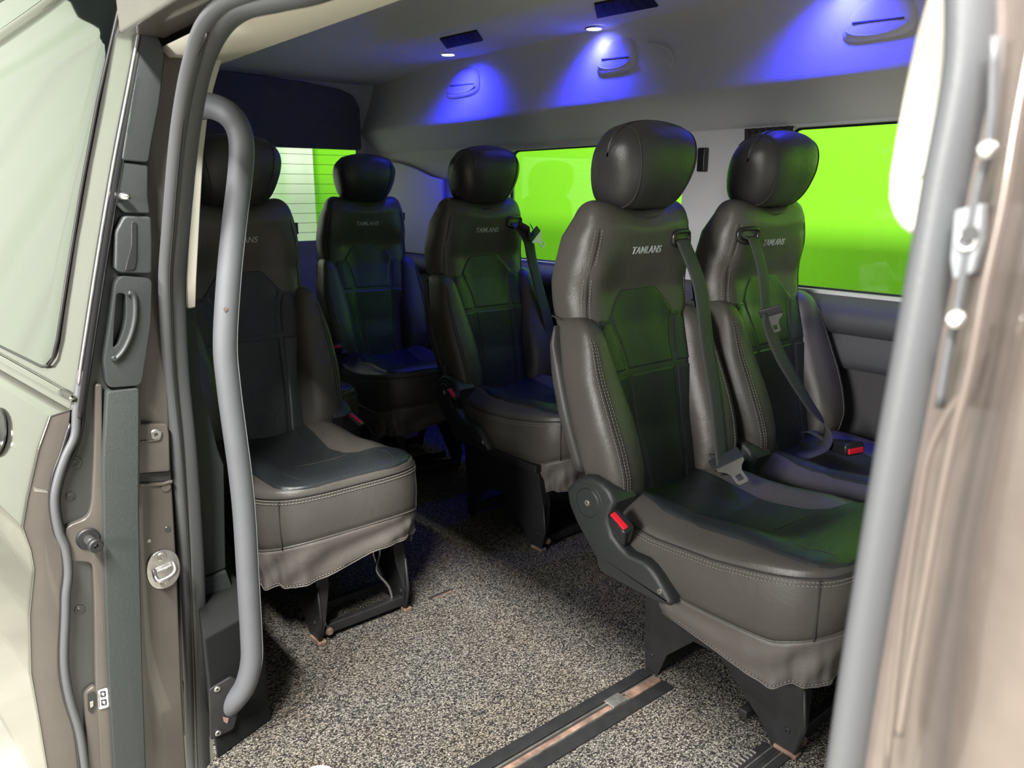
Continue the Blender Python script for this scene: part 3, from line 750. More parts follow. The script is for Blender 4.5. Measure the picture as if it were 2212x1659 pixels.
def tongue(parent, c, down, nrm, sc=1.0):
    """metal belt tongue with a plastic grip"""
    z = -Vector(down).normalized(); n = Vector(nrm); n = (n-z*n.dot(z)).normalized(); x = n.cross(z)
    R = Matrix((x, n, z)).transposed(); C = Vector(c)
    def P(q): return C+R @ Vector((q[0]*sc, 0, q[1]*sc))
    outer = [(-.030, .0), (.030, .0), (.030, -.008), (.018, -.018), (.0125, -.028), (.0125, -.052), (.009, -.058), (-.009, -.058), (-.0125, -.052), (-.0125, -.028), (-.018, -.018), (-.030, -.008)]
    n0 = len(outer); inner = [(-.006, -.034), (.006, -.034), (.006, -.049), (-.006, -.049)]
    d = R @ Vector((0, .0022*sc, 0)); bm = bmesh.new()
    def mk(pts): return [bm.verts.new(P(q)) for q in pts]
    ov, iv = mk(outer), mk(inner)
    eo = [bm.edges.new((ov[i], ov[(i+1) % n0])) for i in range(n0)]+[bm.edges.new((iv[i], iv[(i+1) % 4])) for i in range(4)]
    bmesh.ops.triangle_fill(bm, use_beauty=True, use_dissolve=False, edges=eo)
    g = bmesh.ops.extrude_face_region(bm, geom=bm.faces[:])
    for v in [e for e in g['geom'] if isinstance(e, bmesh.types.BMVert)]: v.co += d
    bmesh.ops.recalc_face_normals(bm, faces=bm.faces)
    me = bpy.data.meshes.new('tongue'); bm.to_mesh(me); bm.free(); o = link('belt_tongue', me, M['chrome'], parent, False)
    box('tongue_grip', P((0, .012)), (.066*sc, .007*sc, .028*sc), M['plastic'], o, .003, R)
    return o
def bezel(root, u, z, w_=.036, h=.017):
    """belt outlet in the shoulder"""
    y = core_front(u, z)
    pts = []
    for t in np.linspace(0, 2*PI, 33):
        c, s = math.cos(t), math.sin(t); uu = u+w_*abs(c)**.5*math.copysign(1, c); zz = z+h*abs(s)**.6*math.copysign(1, s)
        pts.append((uu, core_front(uu, zz)-.003, zz))
    v, f = tube(pts, .0055, 8, cap=False); o = mesh_obj('belt_outlet', v, f, M['plasticd'], root)
    slab('outlet_opening', [(p[0], p[1]+.001, p[2]) for p in pts[:-1]], (0, .004, 0), M['ink'], o)
    return o

root0, PL = base_seat()
def place(root, x, y, rz=0):
    root.location = (x, y, 0); root.rotation_euler = (0, 0, rz)
seats = {}
spec = [('near', 1.395, 1.180), ('far', 1.872, 1.150), ('left', .800, 2.150), ('middle', 1.700, 2.185), ('rear', 1.655, 2.97), ('rear_left', 1.03, 2.885)]
labels = {
 'near': 'large taupe and black leather seat nearest the camera, tongue lying on its cushion',
 'far': 'leather seat beside the front side window with its belt buckle lying on the cushion',
 'left': 'leather seat just behind the padded grab pole, sunlit cushion and creased skirt',
 'middle': 'leather seat in the middle of the van with belt tongue clipped up at its shoulder',
 'rear': 'dim leather seat in the last row in front of the tailgate corner',
 'rear_left': 'mostly hidden last row seat, only its dark cushion corner showing behind the left seat'}
grp = 'leather passenger seats'
for i, (k, x, y) in enumerate(spec):
    r = root0 if i == 0 else copy_tree(root0)
    seats[k] = r; place(r, x, y); tag(r, labels[k], 'seat', grp)
seats['rear'].rotation_euler = (0, 0, -.13)
for k, a, b in (('near', .125, .16), ('far', .135, .135), ('left', .085, .165), ('middle', .215, .10), ('rear', .135, .135), ('rear_left', .135, .135)):
    pedestal(seats[k], PL, a, b, k == 'left')
for k in seats:
    if k not in ('left', 'rear_left'): side_cover(seats[k], -1)
side_cover(seats['left'], 1)
# belts, buckles
def cf(u, z, l=.010): return (u, core_front(u, z)-l, z)
s = seats['near']
bezel(s, .122, .992)
b = ribbon('belt', [(.122, core_front(.122, .99)+.004, .992), cf(.118, .975, .014), (.118, -.045, .88), (.112, -.080, .75), (.100, -.125, .62), (.080, -.165, .50), (.072, -.185, .455)], (1, 0, 0), .050, M['web'], s)
b2 = ribbon('belt_lower', [(.070, -.190, .470), (.095, -.170, .468), (.13, -.10, .455), (.17, -.02, .43)], (.2, 1, .3), .044, M['web'], s)
tongue(b, (.074, -.190, .486), (-.25, -.70, -.36), (-.55, -.15, .8), 1.15)
buckle(s, (-.262, -.162, .428), (-.45, -.35, .82), (0, -.85, -.52), None, 1.05)
s = seats['middle']
bezel(s, .125, .995)
b = ribbon('belt', [(.125, core_front(.125, .995)+.004, .995), cf(.128, .98, .014), (.135, -.02, .955), (.15, -.03, .92), (.165, -.03, .86), (.185, -.05, .75), (.205, -.09, .60), (.22, -.10, .47)], (1, 0, 0), .046, M['web'], s)
ribbon('belt_loop', [(.12, -.002, .985), (.145, -.035, .965), (.15, -.045, .945), (.170, -.04, .955), (.165, -.02, .985)], (.6, 0, -.8), .040, M['web'], s)
tongue(b, (.165, -.050, .945), (.55, -.1, -.6), (0, -1, 0), .9)
buckle(s, (-.262, -.120, .445), (-.55, -.25, .82), (0, -.75, -.62), [(-.25, -.10, .38), (-.245, -.06, .44), (-.235, -.03, .52)], 1)
s = seats['far']
bezel(s, -.122, .992)
b = ribbon('belt', [(-.122, core_front(.122, .99)+.004, .992), cf(-.115, .975, .014), (-.108, -.02, .90), (-.105, -.035, .82), (-.108, -.05, .78)], (1, 0, 0), .044, M['web'], s)
b2 = ribbon('belt', [(-.125, -.055, .80), (-.12, -.06, .76), (-.09, -.085, .68), (-.02, -.13, .56), (.01, -.165, .50), (-.03, -.19, .455), (-.10, -.16, .43), (-.16, -.10, .38)], [(1, 0, .2), (1, 0, .2), (.9, .1, .5), (.8, .3, .5), (.7, .6, .2), (.5, .8, 0), (.3, .9, 0), (.2, .9, 0)], .044, M['web'], s)
tongue(b, (-.118, -.062, .795), (.35, -.12, -.8), (-.8, -.5, 0), .85)
buckle(s, (-.005, -.262, .462), (-.25, -.95, .12), (1, -.2, 0), [(-.0, -.19, .462), (.02, -.13, .47), (.05, -.08, .45)], 1.15)
s = seats['left']
buckle(s, (.240, -.150, .445), (.2, -.5, .8), (.45, -.75, -.5), [(.235, -.12, .39), (.225, -.06, .46), (.205, -.02, .54)], 1)
s = seats['rear']
buckle(s, (-.235, -.16, .49), (-.3, -.7, .6), (1, -.2, 0), None, .9)

# ------------------------------------------------------------------ sliding door parked open (left), pillars, pole
YD = 1.42
E_ = [(420, -330), (352, -110), (338, -60), (318, 0), (300, 60), (272, 200), (243, 350), (213, 520), (188, 680), (166, 830), (153, 885), (107, 900), (82, 970), (57, 1080), (47, 1140), (65, 1190), (72, 1230), (62, 1330), (65, 1455), (80, 1540), (100, 1660), (112, 1740)]
EP = [at(x, y, 1, YD) for x, y in E_]
def exz(z):
    P = sorted([(p[2], p[0]) for p in EP]); return float(np.interp(z, [p[0] for p in P], [p[1] for p in P]))
SDX, SDY = math.sin(math.radians(-6.7)), math.cos(math.radians(-6.7))
door = empty('sliding_door', (EP[9][0], YD, .2)); tag(door, 'opened sliding door parked beside the body, pale drape mirrored in its glass', 'van door')
DP = lambda o: (setattr(o, 'parent', door), setattr(o, 'matrix_parent_inverse', Matrix.Translation(door.location).inverted()))[0]
bpy.context.view_layer.update()
zz = [p[2] for p in EP]; zs = list(np.linspace(max(zz), min(zz), 70)); rings = []
zs = sorted(set(zs+[p[2] for p in EP]), reverse=True)
for s, dx in ((-.001, .002), (0, .0008), (.002, .0002), (.006, 0), (.02, 0), (.03, 0), (.3, -.004), (.8, -.004), (1.6, 0)):
    rings.append([(exz(z)+SDX*s+(dx if s < .01 else 0), YD+SDY*s, z) for z in zs])
v, f = loft(rings, False, False); sk = mesh_obj('outer_skin', v, f, M['paintskin']); DP(sk)
md = sk.modifiers.new('thick', 'SOLIDIFY'); md.thickness = .002; md.offset = 0; auto(sk, 35)
# window glass on the skin
def skin(s, z, lift=0): return (exz(z)+SDX*s-lift-.004, YD+SDY*s, z)
gp = [(.115, 1.42), (.112, 1.30), (.110, 1.15), (.108, 1.0), (.108, .88), (.112, .835), (.122, .812), (.145, .800), (.2, .797), (.5, .797), (1.0, .797), (1.5, .797), (1.5, 1.42)]
mb = MB(); rows = []
for z in np.linspace(.797, 1.56, 40):
    s0 = .108+.05*max(0, (.85-z)/.053)**2
    rows.append([skin(s0+(1.5-s0)*t**1.6, z, .0025-.0015*(t == 0)) for t in np.linspace(0, 1, 14)])
v, f = loft(rows, False, False); g = mesh_obj('door_glass', v, f, M['glass']); DP(g)
pts = [skin(1.5, .794, .002), skin(.5, .794, .002), skin(.17, .794, .002), skin(.135, .800, .002), skin(.116, .815, .002), skin(.106, .85, .002)]+[skin(.106, z, .002) for z in (.95, 1.1, 1.25, 1.4, 1.56)]
v, f = tube(pts, .0028, 6); g = mesh_obj('glass_gasket', v, f, M['rubberb']); DP(g)
v, f = tube([skin(1.5, .775, -.002), skin(.8, .775, .002), skin(.05, .770, .001), skin(.01, .768, 0)], [.008, .008, .004], 8, 1, 4); g = mesh_obj('belt_crease', v, f, M['paintskin']); DP(g)
v, f = tube([skin(1.5, 1.42, .006), skin(.9, 1.46, .006), skin(.5, 1.49, .004), skin(.2, 1.54, .002)], .012, 10, 1, 4); g = mesh_obj('window_frame_bar', v, f, M['paintskin']); DP(g)  # bar in body paint laid across the upper part of the glass
# exterior handle recess
hp = []
for j in range(24):
    t = 2*PI*j/24; hp.append(skin(.235+.080*math.cos(t), .672+.042*math.sin(t), .001))
o = slab('handle_recess', hp, (-.003, 0, 0), M['plasticd']); DP(o)
v, f = tube([skin(.17, .662, .004), skin(.235, .667, .018), skin(.34, .670, .012)], .009, 10, .6, 4); o = mesh_obj('door_handle', v, f, M['zinc']); DP(o)
# front edge face of the door : inner frame in layers
INNER = [(372, -110), (352, 60), (330, 300), (322, 350), (320, 425), (328, 500), (325, 700), (305, 830), (300, 1100), (303, 1250), (308, 1450), (315, 1659), (318, 1740)]
face = [at(x, y, 1, YD+.012) for x, y in E_]+[at(x, y, 1, YD+.012) for x, y in INNER[::-1]]
o = slab('door_frame', face, (-.004, .07, 0), M['paintd'], None, .0); DP(o)
FL_in = [(150, 915), (130, 980), (112, 1030), (107, 1090), (117, 1150), (132, 1180), (137, 1230), (132, 1280), (131, 1330), (127, 1430), (137, 1505), (160, 1580), (170, 1659), (182, 1740)]
out = [at(x, y, 1, YD) for x, y in E_[10:]]+[at(x, y, 1, YD) for x, y in FL_in[::-1]]
o = slab('edge_flange', out, (0, .012, 0), M['paintm'], None, .0015); DP(o)
o = slab('flange_dent', [at(x, y, 1, YD-.001) for x, y in ((72, 1052), (102, 1058), (106, 1065), (74, 1062))], (0, .004, 0), M['zinc'], None, .0008); DP(o)
def strip(name, pts, r, m, y=None, flat=1.0, k=4, dy=0):
    P = [at(a, b, 1, (y or YD)+dy) for a, b in pts]; v, f = tube(P, r, 10, flat, k, fa=(0, 1, 0)); o = mesh_obj(name, v, f, m); DP(o); return o
strip('upper_trim_strip', [(355, -110), (330, 0), (311, 60), (283, 200), (254, 350), (225, 520), (200, 680), (178, 830), (168, 900)], .010, M['plasticd'], dy=-.004, flat=1.0)
strip('chrome_line', [(345, -110), (321, 0), (302, 60), (275, 200), (246, 350), (217, 520), (192, 680), (169, 830)], .0026, M['zinc'], dy=-.012)
strip('chrome_line', [(366, -110), (341, 0), (322, 60), (294, 200), (264, 350), (235, 520), (210, 680), (187, 830)], .0022, M['zinc'], dy=-.010)
strip('door_seal', [(176, 800), (166, 880), (162, 940), (142, 985), (124, 1040), (118, 1090), (128, 1150), (142, 1185), (148, 1235), (143, 1285), (142, 1330), (139, 1430), (150, 1505), (172, 1580), (184, 1659), (196, 1740)], .0072, M['rubber'], dy=-.006)
strip('seal_lip', [(152, 915), (132, 980), (114, 1030), (109, 1090), (119, 1150), (134, 1180), (139, 1230), (134, 1280), (133, 1330), (129, 1430), (139, 1505), (162, 1580), (172, 1659), (184, 1740)], .0032, M['rubberb'], dy=-.003)
strip('seal_lip', [(185, 780), (180, 900), (168, 960), (150, 1000), (134, 1040), (127, 1090), (137, 1150)], .0030, M['rubberb'], dy=-.002)
# painted column with the pad of the guide pin
def ds(name, pts, th, m, dy=0, bev=.002, rnd=.006, n=1):
    o = slab(name, [at(a, b, 1, YD+dy) for a, b in pts], (0, th, 0), m, None, bev, rnd); DP(o); return o
ds('inner_post', [(206, 830), (221, 830), (222, 1000), (226, 1150), (230, 1300), (238, 1480), (250, 1740), (220, 1740), (212, 1560), (206, 1470), (204, 1300), (200, 1215), (148, 1212), (138, 1190), (137, 1150), (150, 1135), (190, 1120), (199, 1090), (203, 1000)], .02, M['paintm'], 0, .003, .012)
ds('inner_post_foot', [(180, 1500), (205, 1480), (216, 1500), (235, 1659), (240, 1740), (196, 1740), (186, 1600)], .018, M['paintm'], .002, .003, .008)
e = disc('guide_pin', at(190, 1163, 1, YD), (0, -1, 0), .019, .005, M['steelblk'], None, 28, .002); DP(e)
p = at(190, 1163, 1, YD)
v, f = tube([(p[0], YD-.004, p[2]), (p[0]+.004, YD-.035, p[2]-.002)], [.008, .0075], 16); o = mesh_obj('pin_shaft', v, f, M['zinc']); DP(o)
o = disc('pin_head', (p[0]+.004, YD-.030, p[2]-.002), (.1, -1, 0), .012, .010, M['steelblk'], None, 24, .002, hole=.004); DP(o)
for a, b, r in ((152, 1072), ) and ((152, 1072, .0075), (172, 1317, .0085), (206, 1640, .009), (160, 1000, .012), (204, 1585, .016)):
    o = disc('grommet', at(a, b, 1, YD+.011), (0, -1, 0), r, .0015, M['paintd'] if a != 204 else M['paintm'], None, 28, .001); DP(o)
    o = disc('grommet_ring', at(a, b, 1, YD+.011), (0, -1, 0), r*.6, .0028, M['paintd'] if a != 204 else M['paintm'], None, 24, .001, hole=r*.35); DP(o)
o = ds('latch_hole', [(190, 1500), (206, 1494), (207, 1525), (200, 1541), (191, 1538)], .004, M['ink'], -.001, 0, .004)
o = ds('latch_lever', [(194, 1518), (202, 1514), (202, 1526), (195, 1530)], .003, M['zinc'], -.003, .0008, .001)
st = ds('lock_sticker', [(212, 1492), (232, 1486), (235, 1527), (214, 1533)], .0012, M['white'], -.0035, 0, .003); sp_ = st
for k, (cx, cy) in enumerate(((221, 1500), (223, 1518))):
    a0 = [(cx-5, cy-6), (cx+7, cy-8), (cx+8, cy+5), (cx-4, cy+7)]
    ds('sticker_pictogram', a0, .0008, M['ink'], -.0042, 0, .002)
    ds('sticker_pictogram', [(cx-2, cy-1), (cx+1, cy-4), (cx+5, cy-2), (cx+3, cy+1), (cx+5, cy+3), (cx, cy+2)], .0006, M['white'], -.0048, 0, 0)
ds('sticker_line', [(212.6, 1499), (214, 1499), (216, 1528), (214.6, 1528)], .0006, M['ink'], -.0042, 0, 0)
# black plastic column and upper window surround
ds('lower_trim_column', [(232, 846), (301, 838), (300, 1100), (303, 1250), (308, 1450), (315, 1659), (318, 1740), (258, 1740), (247, 1659), (236, 1480), (229, 1300), (225, 1150), (223, 1000)], .03, M['pillar'], -.016, .004, .006)
ds('upper_trim_cap', [(322, 45), (338, 68), (350, 95), (356, 130), (345, 225), (330, 300), (322, 352), (262, 346), (272, 280), (300, 110), (310, 60)], .03, M['plastic'], -.014, .004, .006)
ds('trim_joint', [(262, 350), (321, 358), (320, 425), (325, 462), (270, 460), (248, 440), (255, 380)], .03, M['plastic'], -.010, .003, .004)
ds('middle_trim', [(268, 466), (328, 468), (330, 520), (329, 592), (262, 590), (248, 582), (250, 500)], .03, M['plastic'], -.014, .004, .006)
ds('grip_channel', [(284, 478), (296, 480), (296, 560), (292, 582), (270, 586), (276, 560), (284, 530)], .004, M['plasticd'], -.0165, .001, .004)
# grab handle part : ring with a see-through slot
def ring_slab(name, outer, inner, th, m, dy, bev=.004):
    bm = bmesh.new()
    def rd(pts, r):
        P = [np.array(at(a, b, 1, YD+dy)) for a, b in pts]; out = []; n = len(P)
        for i in range(n):
            a, b, c = P[i-1], P[i], P[(i+1) % n]; q = min(r, np.linalg.norm(a-b)*.45, np.linalg.norm(c-b)*.45)
            s = b+(a-b)/np.linalg.norm(a-b)*q; e = b+(c-b)/np.linalg.norm(c-b)*q
            for t in (0, .33, .66, 1): out.append((1-t)**2*s+2*t*(1-t)*b+t*t*e)
        return out
    A, B = [bm.verts.new(p) for p in rd(outer, .01)], [bm.verts.new(p) for p in rd(inner, .012)]
    ed = [bm.edges.new((L[i], L[(i+1) % len(L)])) for L in (A, B) for i in range(len(L))]
    bmesh.ops.triangle_fill(bm, use_beauty=True, use_dissolve=False, edges=ed)
    g = bmesh.ops.extrude_face_region(bm, geom=bm.faces[:])
    for v in [e for e in g['geom'] if isinstance(e, bmesh.types.BMVert)]: v.co += Vector((0, th, 0))
    bmesh.ops.recalc_face_normals(bm, faces=bm.faces)
    me = bpy.data.meshes.new(name); bm.to_mesh(me); bm.free()
    if bev: bevel_mesh(me, bev, 3, 60)
    o = link(name, me, m, None, False); auto(o, 40); DP(o); return o
ring_slab('grab_handle', [(262, 596), (328, 601), (325, 700), (305, 832), (232, 838), (225, 780), (238, 700), (250, 610)], [(252, 632), (272, 634), (274, 680), (268, 715), (255, 745), (244, 752), (246, 700)], .03, M['plastic'], -.016)
v, f = tube([at(a, b, 1, YD-.018) for a, b in ((277, 632), (290, 640), (292, 680), (284, 720), (268, 755), (250, 775), (243, 770))], .006, 10, .8, 5, fa=(0, 1, 0)); o = mesh_obj('handle_grip', v, f, M['plastic']); DP(o)
e = disc('trim_pin_base', at(252, 424, 1, YD-.005), (0, -1, 0), .011, .006, M['plasticd'], None, 24, .002); DP(e)
p = at(254, 424, 1, YD-.01); v, f = tube([p, (p[0]+.006, p[1]-.012, p[2]), (p[0]+.012, p[1]-.022, p[2]-.001)], [.0045, .0065, .0040], 16); o = mesh_obj('trim_pin', v, f, M['chrome']); DP(o)
for a, b in ((250, 366), (231, 475)):
    o = disc('trim_screw', at(a, b, 1, YD-.002), (0, -1, 0), .0055, .002, M['plasticd'], None, 16, .001, hole=.002); DP(o)
ds('green_slit', [(296, 165), (300, 165), (278, 285), (273, 285)], .002, M['clear'], -.0165, 0, 0)

# rear door pillar of the body
YP = 1.452
def ps(name, pts, th, m, dy=0, bev=.002, rnd=.005, par=None, lab=None):
    o = slab(name, [at(a, b, 1, YP+dy) for a, b in pts], (0, th, 0), m, par, bev, rnd); return o
pil = ps('trim_5', [(345, 40), (410, -20), (430, 120), (402, 250), (392, 400), (376, 600), (362, 800), (369, 1000), (383, 1245), (393, 1500), (408, 1740), (290, 1740), (280, 1040), (280, 840), (290, 400), (318, 100)], .10, M['paintm'], .0, .004, .0)
struct(pil, 'painted body pillar behind the sliding door opening')
o = ps('pillar_shelf', [(285, 916), (362, 916), (366, 940), (368, 1018), (285, 1024)], .012, M['paintm'], -.014, .003, .006, pil)
v, f = tube([at(a, b, 1, YP-.016) for a, b in ((295, 954), (340, 951), (348, 940), (348, 932))], .0016, 6, k=3); mesh_obj('shelf_bead', v, f, M['paintm'], o)
disc('pillar_screw', at(336, 938, 1, YP-.014), (0, -1, 0), .010, .004, M['zinc'], o, 22, .0015, hole=.0035)
ps('pillar_gap', [(285, 1024), (368, 1020), (369, 1038), (285, 1042)], .004, M['ink'], -.002, 0, 0, pil)
v, f = tube([at(a, b, 1, YP-.003) for a, b in ((290, 1046), (345, 1046), (362, 1042), (372, 1040))], .0035, 8, k=3); mesh_obj('pillar_bead', v, f, M['paintm'], pil)
disc('pillar_plug', at(358, 1052, 1, YP), (0, -1, 0), .009, .003, M['paintm'], pil, 20, .001)
disc('pillar_dimple', at(362, 1143, 1, YP), (0, -1, 0), .006, .0015, M['paintd'], pil, 18, .0007)
disc('pillar_dimple', at(322, 1168, 1, YP), (0, -1, 0), .004, .0015, M['zinc'], pil, 14, .0007)
# striker
stc = at(352, 1228, 1, YP)
stk = empty('door_striker', stc); tag(stk, 'metal lock striker plate with a bent bar bolted on the painted pillar', 'striker plate')
pts = []
for j in range(32):
    t = 2*PI*j/32; c, s = math.cos(t), math.sin(t); pts.append((.030*abs(c)**.85*math.copysign(1, c), -.001, .039*abs(s)**.9*math.copysign(1, s)))
slab('striker_plate', pts, (0, -.004, 0), M['zinc'], stk, .0015)
v, f = tube([(-.017, -.003, .002), (-.019, -.020, -.004), (-.014, -.026, -.010), (.008, -.026, -.006), (.017, -.020, .002), (.018, -.003, .008)], .0042, 12, 1, 5); mesh_obj('striker_bar', v, f, M['zinc'], stk)
slab('striker_web', [(-.016, -.004, .005), (.016, -.004, .010), (.013, -.014, .006), (-.014, -.014, .001)], (0, .0, .003), M['zinc'], stk, .001)
for dz in (.027, -.027): disc('striker_screw', (-.001, -.005, dz), (0, -1, 0), .0085, .003, M['alu'], stk, 20, .001, hole=.0035)
# rubber door seal, one loop round the opening (plane of the opening x = .40)
CP = [(446, 1740), (437, 1659), (430, 1450), (422, 1245), (406, 1000), (389, 830), (381, 700), (379, 600), (386, 500), (399, 350), (411, 250), (430, 150), (462, 75), (512, 26), (600, 2), (700, -24)]
SP = [at(x, y, 0, .405) for x, y in CP]
SP += [(.405, .60, 1.304), (.405, .38, 1.300), (.405, .24, 1.285), (.403, .178, 1.235), (.402, .158, 1.17), (.402, .160, 1.10), (.402, .163, 1.035), (.402, .168, .93), (.402, .173, .76), (.402, .18, .30), (.402, .18, -.1)]
v, f = tube(SP, .0185, 16, .62, 6, fa=(1, 0, 0)); sl = mesh_obj('door_seal', v, f, M['rubber']); tag(sl, 'thick grey rubber seal looping round the sliding door opening', 'door seal')
SP2 = [at(x-21, y+2, 0, .385) for x, y in CP[:12]]+[at(438, 62, 0, .385), at(490, 5, 0, .385), (.385, .87, 1.320), (.385, .76, 1.320)]
SP2 += [(.385, .60, 1.319), (.385, .38, 1.316), (.385, .235, 1.297), (.385, .168, 1.24)]
v, f = tube(SP2, .0125, 12, .75, 6, fa=(1, 0, 0)); mesh_obj('seal_lip', v, f, M['rubber'], sl)
SP3 = [at(x-4, y, 0, .395) for x, y in CP[:13]]
v, f = tube([(p[0]-.008, p[1]-.006, p[2]) for p in SP3], .0018, 6, 1, 5, fa=(1, 0, 0)); mesh_obj('seal_groove', v, f, M['rubberb'], sl)
# pale liner strip beside the seal, charcoal pillar trim
bs = [at(a, b, 1, 1.50) for a, b in ((488, 118), (478, 135), (462, 190), (449, 250), (440, 330), (433, 450), (425, 600), (423, 664), (407, 667), (405, 600), (415, 400), (430, 200), (450, 130), (470, 100))]
struct(slab('trim_6', bs, (.0, .05, 0), M['beige'], None, .003), 'pale liner strip beside the seal')
tp = [at(a, b, 1, 1.56) for a, b in ((400, 655), (425, 668), (432, 830), (455, 900), (470, 968), (484, 1005), (488, 1228), (430, 1250), (400, 1250))]
struct(slab('trim_7', tp, (.0, .16, 0), M['pillar'], None, .004), 'grained charcoal trim at the pillar')
tp = [at(a, b, 1, 1.555) for a, b in ((400, 1250), (452, 1247), (489, 1232), (500, 1262), (520, 1300), (520, 1400), (400, 1480))]
struct(slab('trim_8', tp, (.0, .16, 0), M['pillar'], None, .004), 'lower charcoal trim at the pillar')
# black kick panel
a0, a1 = at(470, 1640, 2, 0), at(585, 1556, 2, 0)
kp = [(a0[0], a0[1]), (a1[0], a1[1]), (a1[0]+.006, a1[1]+.02), (a1[0]+.01, 1.95), (.43, 1.95), (.43, 1.62)]
kz = [(x, y, 0.0) for x, y in kp]; kt = [(x, y, .27) for x, y in kp]
n = len(kp); o = mesh_obj('trim_9', kz+kt, [tuple(range(n)), tuple(range(2*n-1, n-1, -1))]+[(i, (i+1) % n, n+(i+1) % n, n+i) for i in range(n)], M['kick'], None, False)
bevel_mesh(o.data, .004); struct(o, 'black kick panel at the foot of the pillar')
# grab pole
pole = empty('grab_pole', at(497, 1528, 1, 1.40)); tag(pole, 'tall grey padded grab pole curving from pillar top down to floor', 'grab pole')
YQ = 1.365
PP = [at(430, 232, 1, 1.43), at(455, 229, 1, 1.40), at(490, 244, 1, 1.37), at(513, 273, 1, YQ), at(522, 315, 1, YQ), at(519, 380, 1, YQ), at(506, 490, 1, YQ), at(495, 600, 1, YQ), at(487, 740, 1, YQ), at(494, 830, 1, YQ),
      at(507, 930, 1, YQ), at(519, 1020, 1, YQ), at(528, 1110, 1, YQ), at(535, 1230, 1, YQ), at(543, 1370, 1, YQ), at(543, 1430, 1, YQ), at(530, 1480, 1, YQ+.005), at(508, 1512, 1, 1.385), at(492, 1528, 1, 1.405)]
PL_ = [tuple(np.array(p)-np.array(pole.location)) for p in PP]
v, f = tube(PL_, .0212, 24, 1, 6); mesh_obj('pole_tube', v, f, M['pole'], pole)
ln = [(p[0]+.0160, p[1]-.0142, p[2]) for p in PL_[3:-2]]
v, f = tube(ln, .0009, 5, 1, 6); mesh_obj('pole_seam', v, f, M['rubberl'], pole)
q = np.array(at(487, 668, 1, YQ-.021))-np.array(pole.location); disc('pole_hole', tuple(q), (0, -1, 0), .0035, .001, M['rust'], pole, 12)
pb = np.array(at(490, 1545, 1, 1.39))
fo = [np.array(at(a, b, 1, 1.385))-np.array(pole.location) for a, b in ((452, 1490), (500, 1462), (520, 1475), (513, 1545), (505, 1575), (455, 1600))]
slab('foot_plate', [tuple(p) for p in fo], (0, .006, 0), M['steelblk'], pole, .0015, .006)
for a, b in ((469, 1488), (471, 1583)): disc('foot_screw', tuple(np.array(at(a, b, 1, 1.384))-np.array(pole.location)), (0, -1, 0), .006, .003, M['zinc'], pole, 16, .001, hole=.002)
slab('rust_patch', [tuple(np.array(at(a, b, 1, 1.384))-np.array(pole.location)) for a, b in ((481, 1548), (494, 1551), (491, 1563), (483, 1558))], (0, -.0015, 0), M['rust'], pole, .0005)

# front door pillar at the right edge, very close to the camera
XB = .37
bt = [at(a, b, 0, .455) for a, b in ((2015, -60), (1998, 0), (1975, 80), (1952, 190), (1932, 300), (1919, 380), (1917, 430), (1926, 465), (1942, 490), (1962, 505), (1982, 508), (2010, 480), (2060, 200), (2120, -60))]
o = slab('trim_10', bt, (.022, .004, 0), M['beige'], None, .006, 0); struct(o, 'pale rounded pillar liner at upper right')
bi = [at(a, b, 0, .4535) for a, b in ((2062, -60), (2040, 60), (2010, 200), (1985, 330), (1972, 372), (1990, 385), (2030, 300), (2100, -60))]
slab('liner_recess', bi, (.004, 0, 0), M['beige'], o, .0015, 0)
jb = [(.396, .168, 1.6), (.396, .150, 1.6), (.388, .130, 1.6), (.372, .118, 1.6), (.352, .108, 1.6), (.345, .08, 1.6), (.340, .0, 1.6), (.335, -.5, 1.6), (.45, -.5, 1.6), (.45, .168, 1.6)]
rings = []
for z in np.linspace(1.6, -.4, 40):
    dy = interp(z, [(-.4, .018), (.76, .008), (.93, .004), (1.03, 0), (1.19, -.006), (1.6, -.02)])
    b = interp(z, [(-.4, .06), (.6, .05), (.85, .03), (.95, .012), (1.6, .008)])    # the outer corner flares with height
    dx = interp(z, [(-.4, .0), (.9, 0), (1.6, .03)])
    rings.append([(x+dx*(1 if i in (4, 5, 6, 7) else 0), y+dy*(1 if -.1 < y < .2 else 0)-(b*.3 if i in (3, 4) else 0), z) for i, (x, y, _) in enumerate(jb)])
v, f = loft(rings); o = mesh_obj('trim_11', v, f, M['paint']); auto(o, 50); struct(o, 'painted front pillar of the door opening')
v, f = tube([at(a, b, 0, .362) for a, b in ((2235, 60), (2198, 250), (2165, 450), (2128, 620), (2095, 800), (2062, 930), (2030, 1080), (1998, 1260), (1965, 1440), (1941, 1590))], .0022, 8, 1, 5); mesh_obj('pillar_bead', v, f, M['paint'], o)
v, f = tube([at(a, b, 0, .376) for a, b in ((2120, 700), (2085, 830), (2040, 905), (2005, 985), (1985, 1100), (1955, 1300), (1915, 1659))], .0018, 8, 1, 5); mesh_obj('pillar_bead', v, f, M['paint'], o)
lb = empty('pillar_latch', at(2090, 520, 0, .385)); tag(lb, 'blurred grey latch bracket with two bright bolts on front pillar', 'latch bracket')
lo_ = np.array(lb.location)
pl_ = [tuple(np.array(at(a, b, 0, .382))-lo_) for a, b in ((2062, 455), (2120, 440), (2118, 520), (2100, 590), (2058, 605), (2052, 560))]
slab('latch_body', pl_, (.008, 0, 0), M['rubberl'], lb, .001)
disc('latch_hole', tuple(np.array(at(2096, 505, 0, .381))-lo_), (-1, 0, 0), .0036, .001, M['ink'], lb, 20)
disc('latch_ring', tuple(np.array(at(2088, 520, 0, .381))-lo_), (-1, 0, 0), .0044, .0008, M['alu'], lb, 20, .0003, hole=.0034)
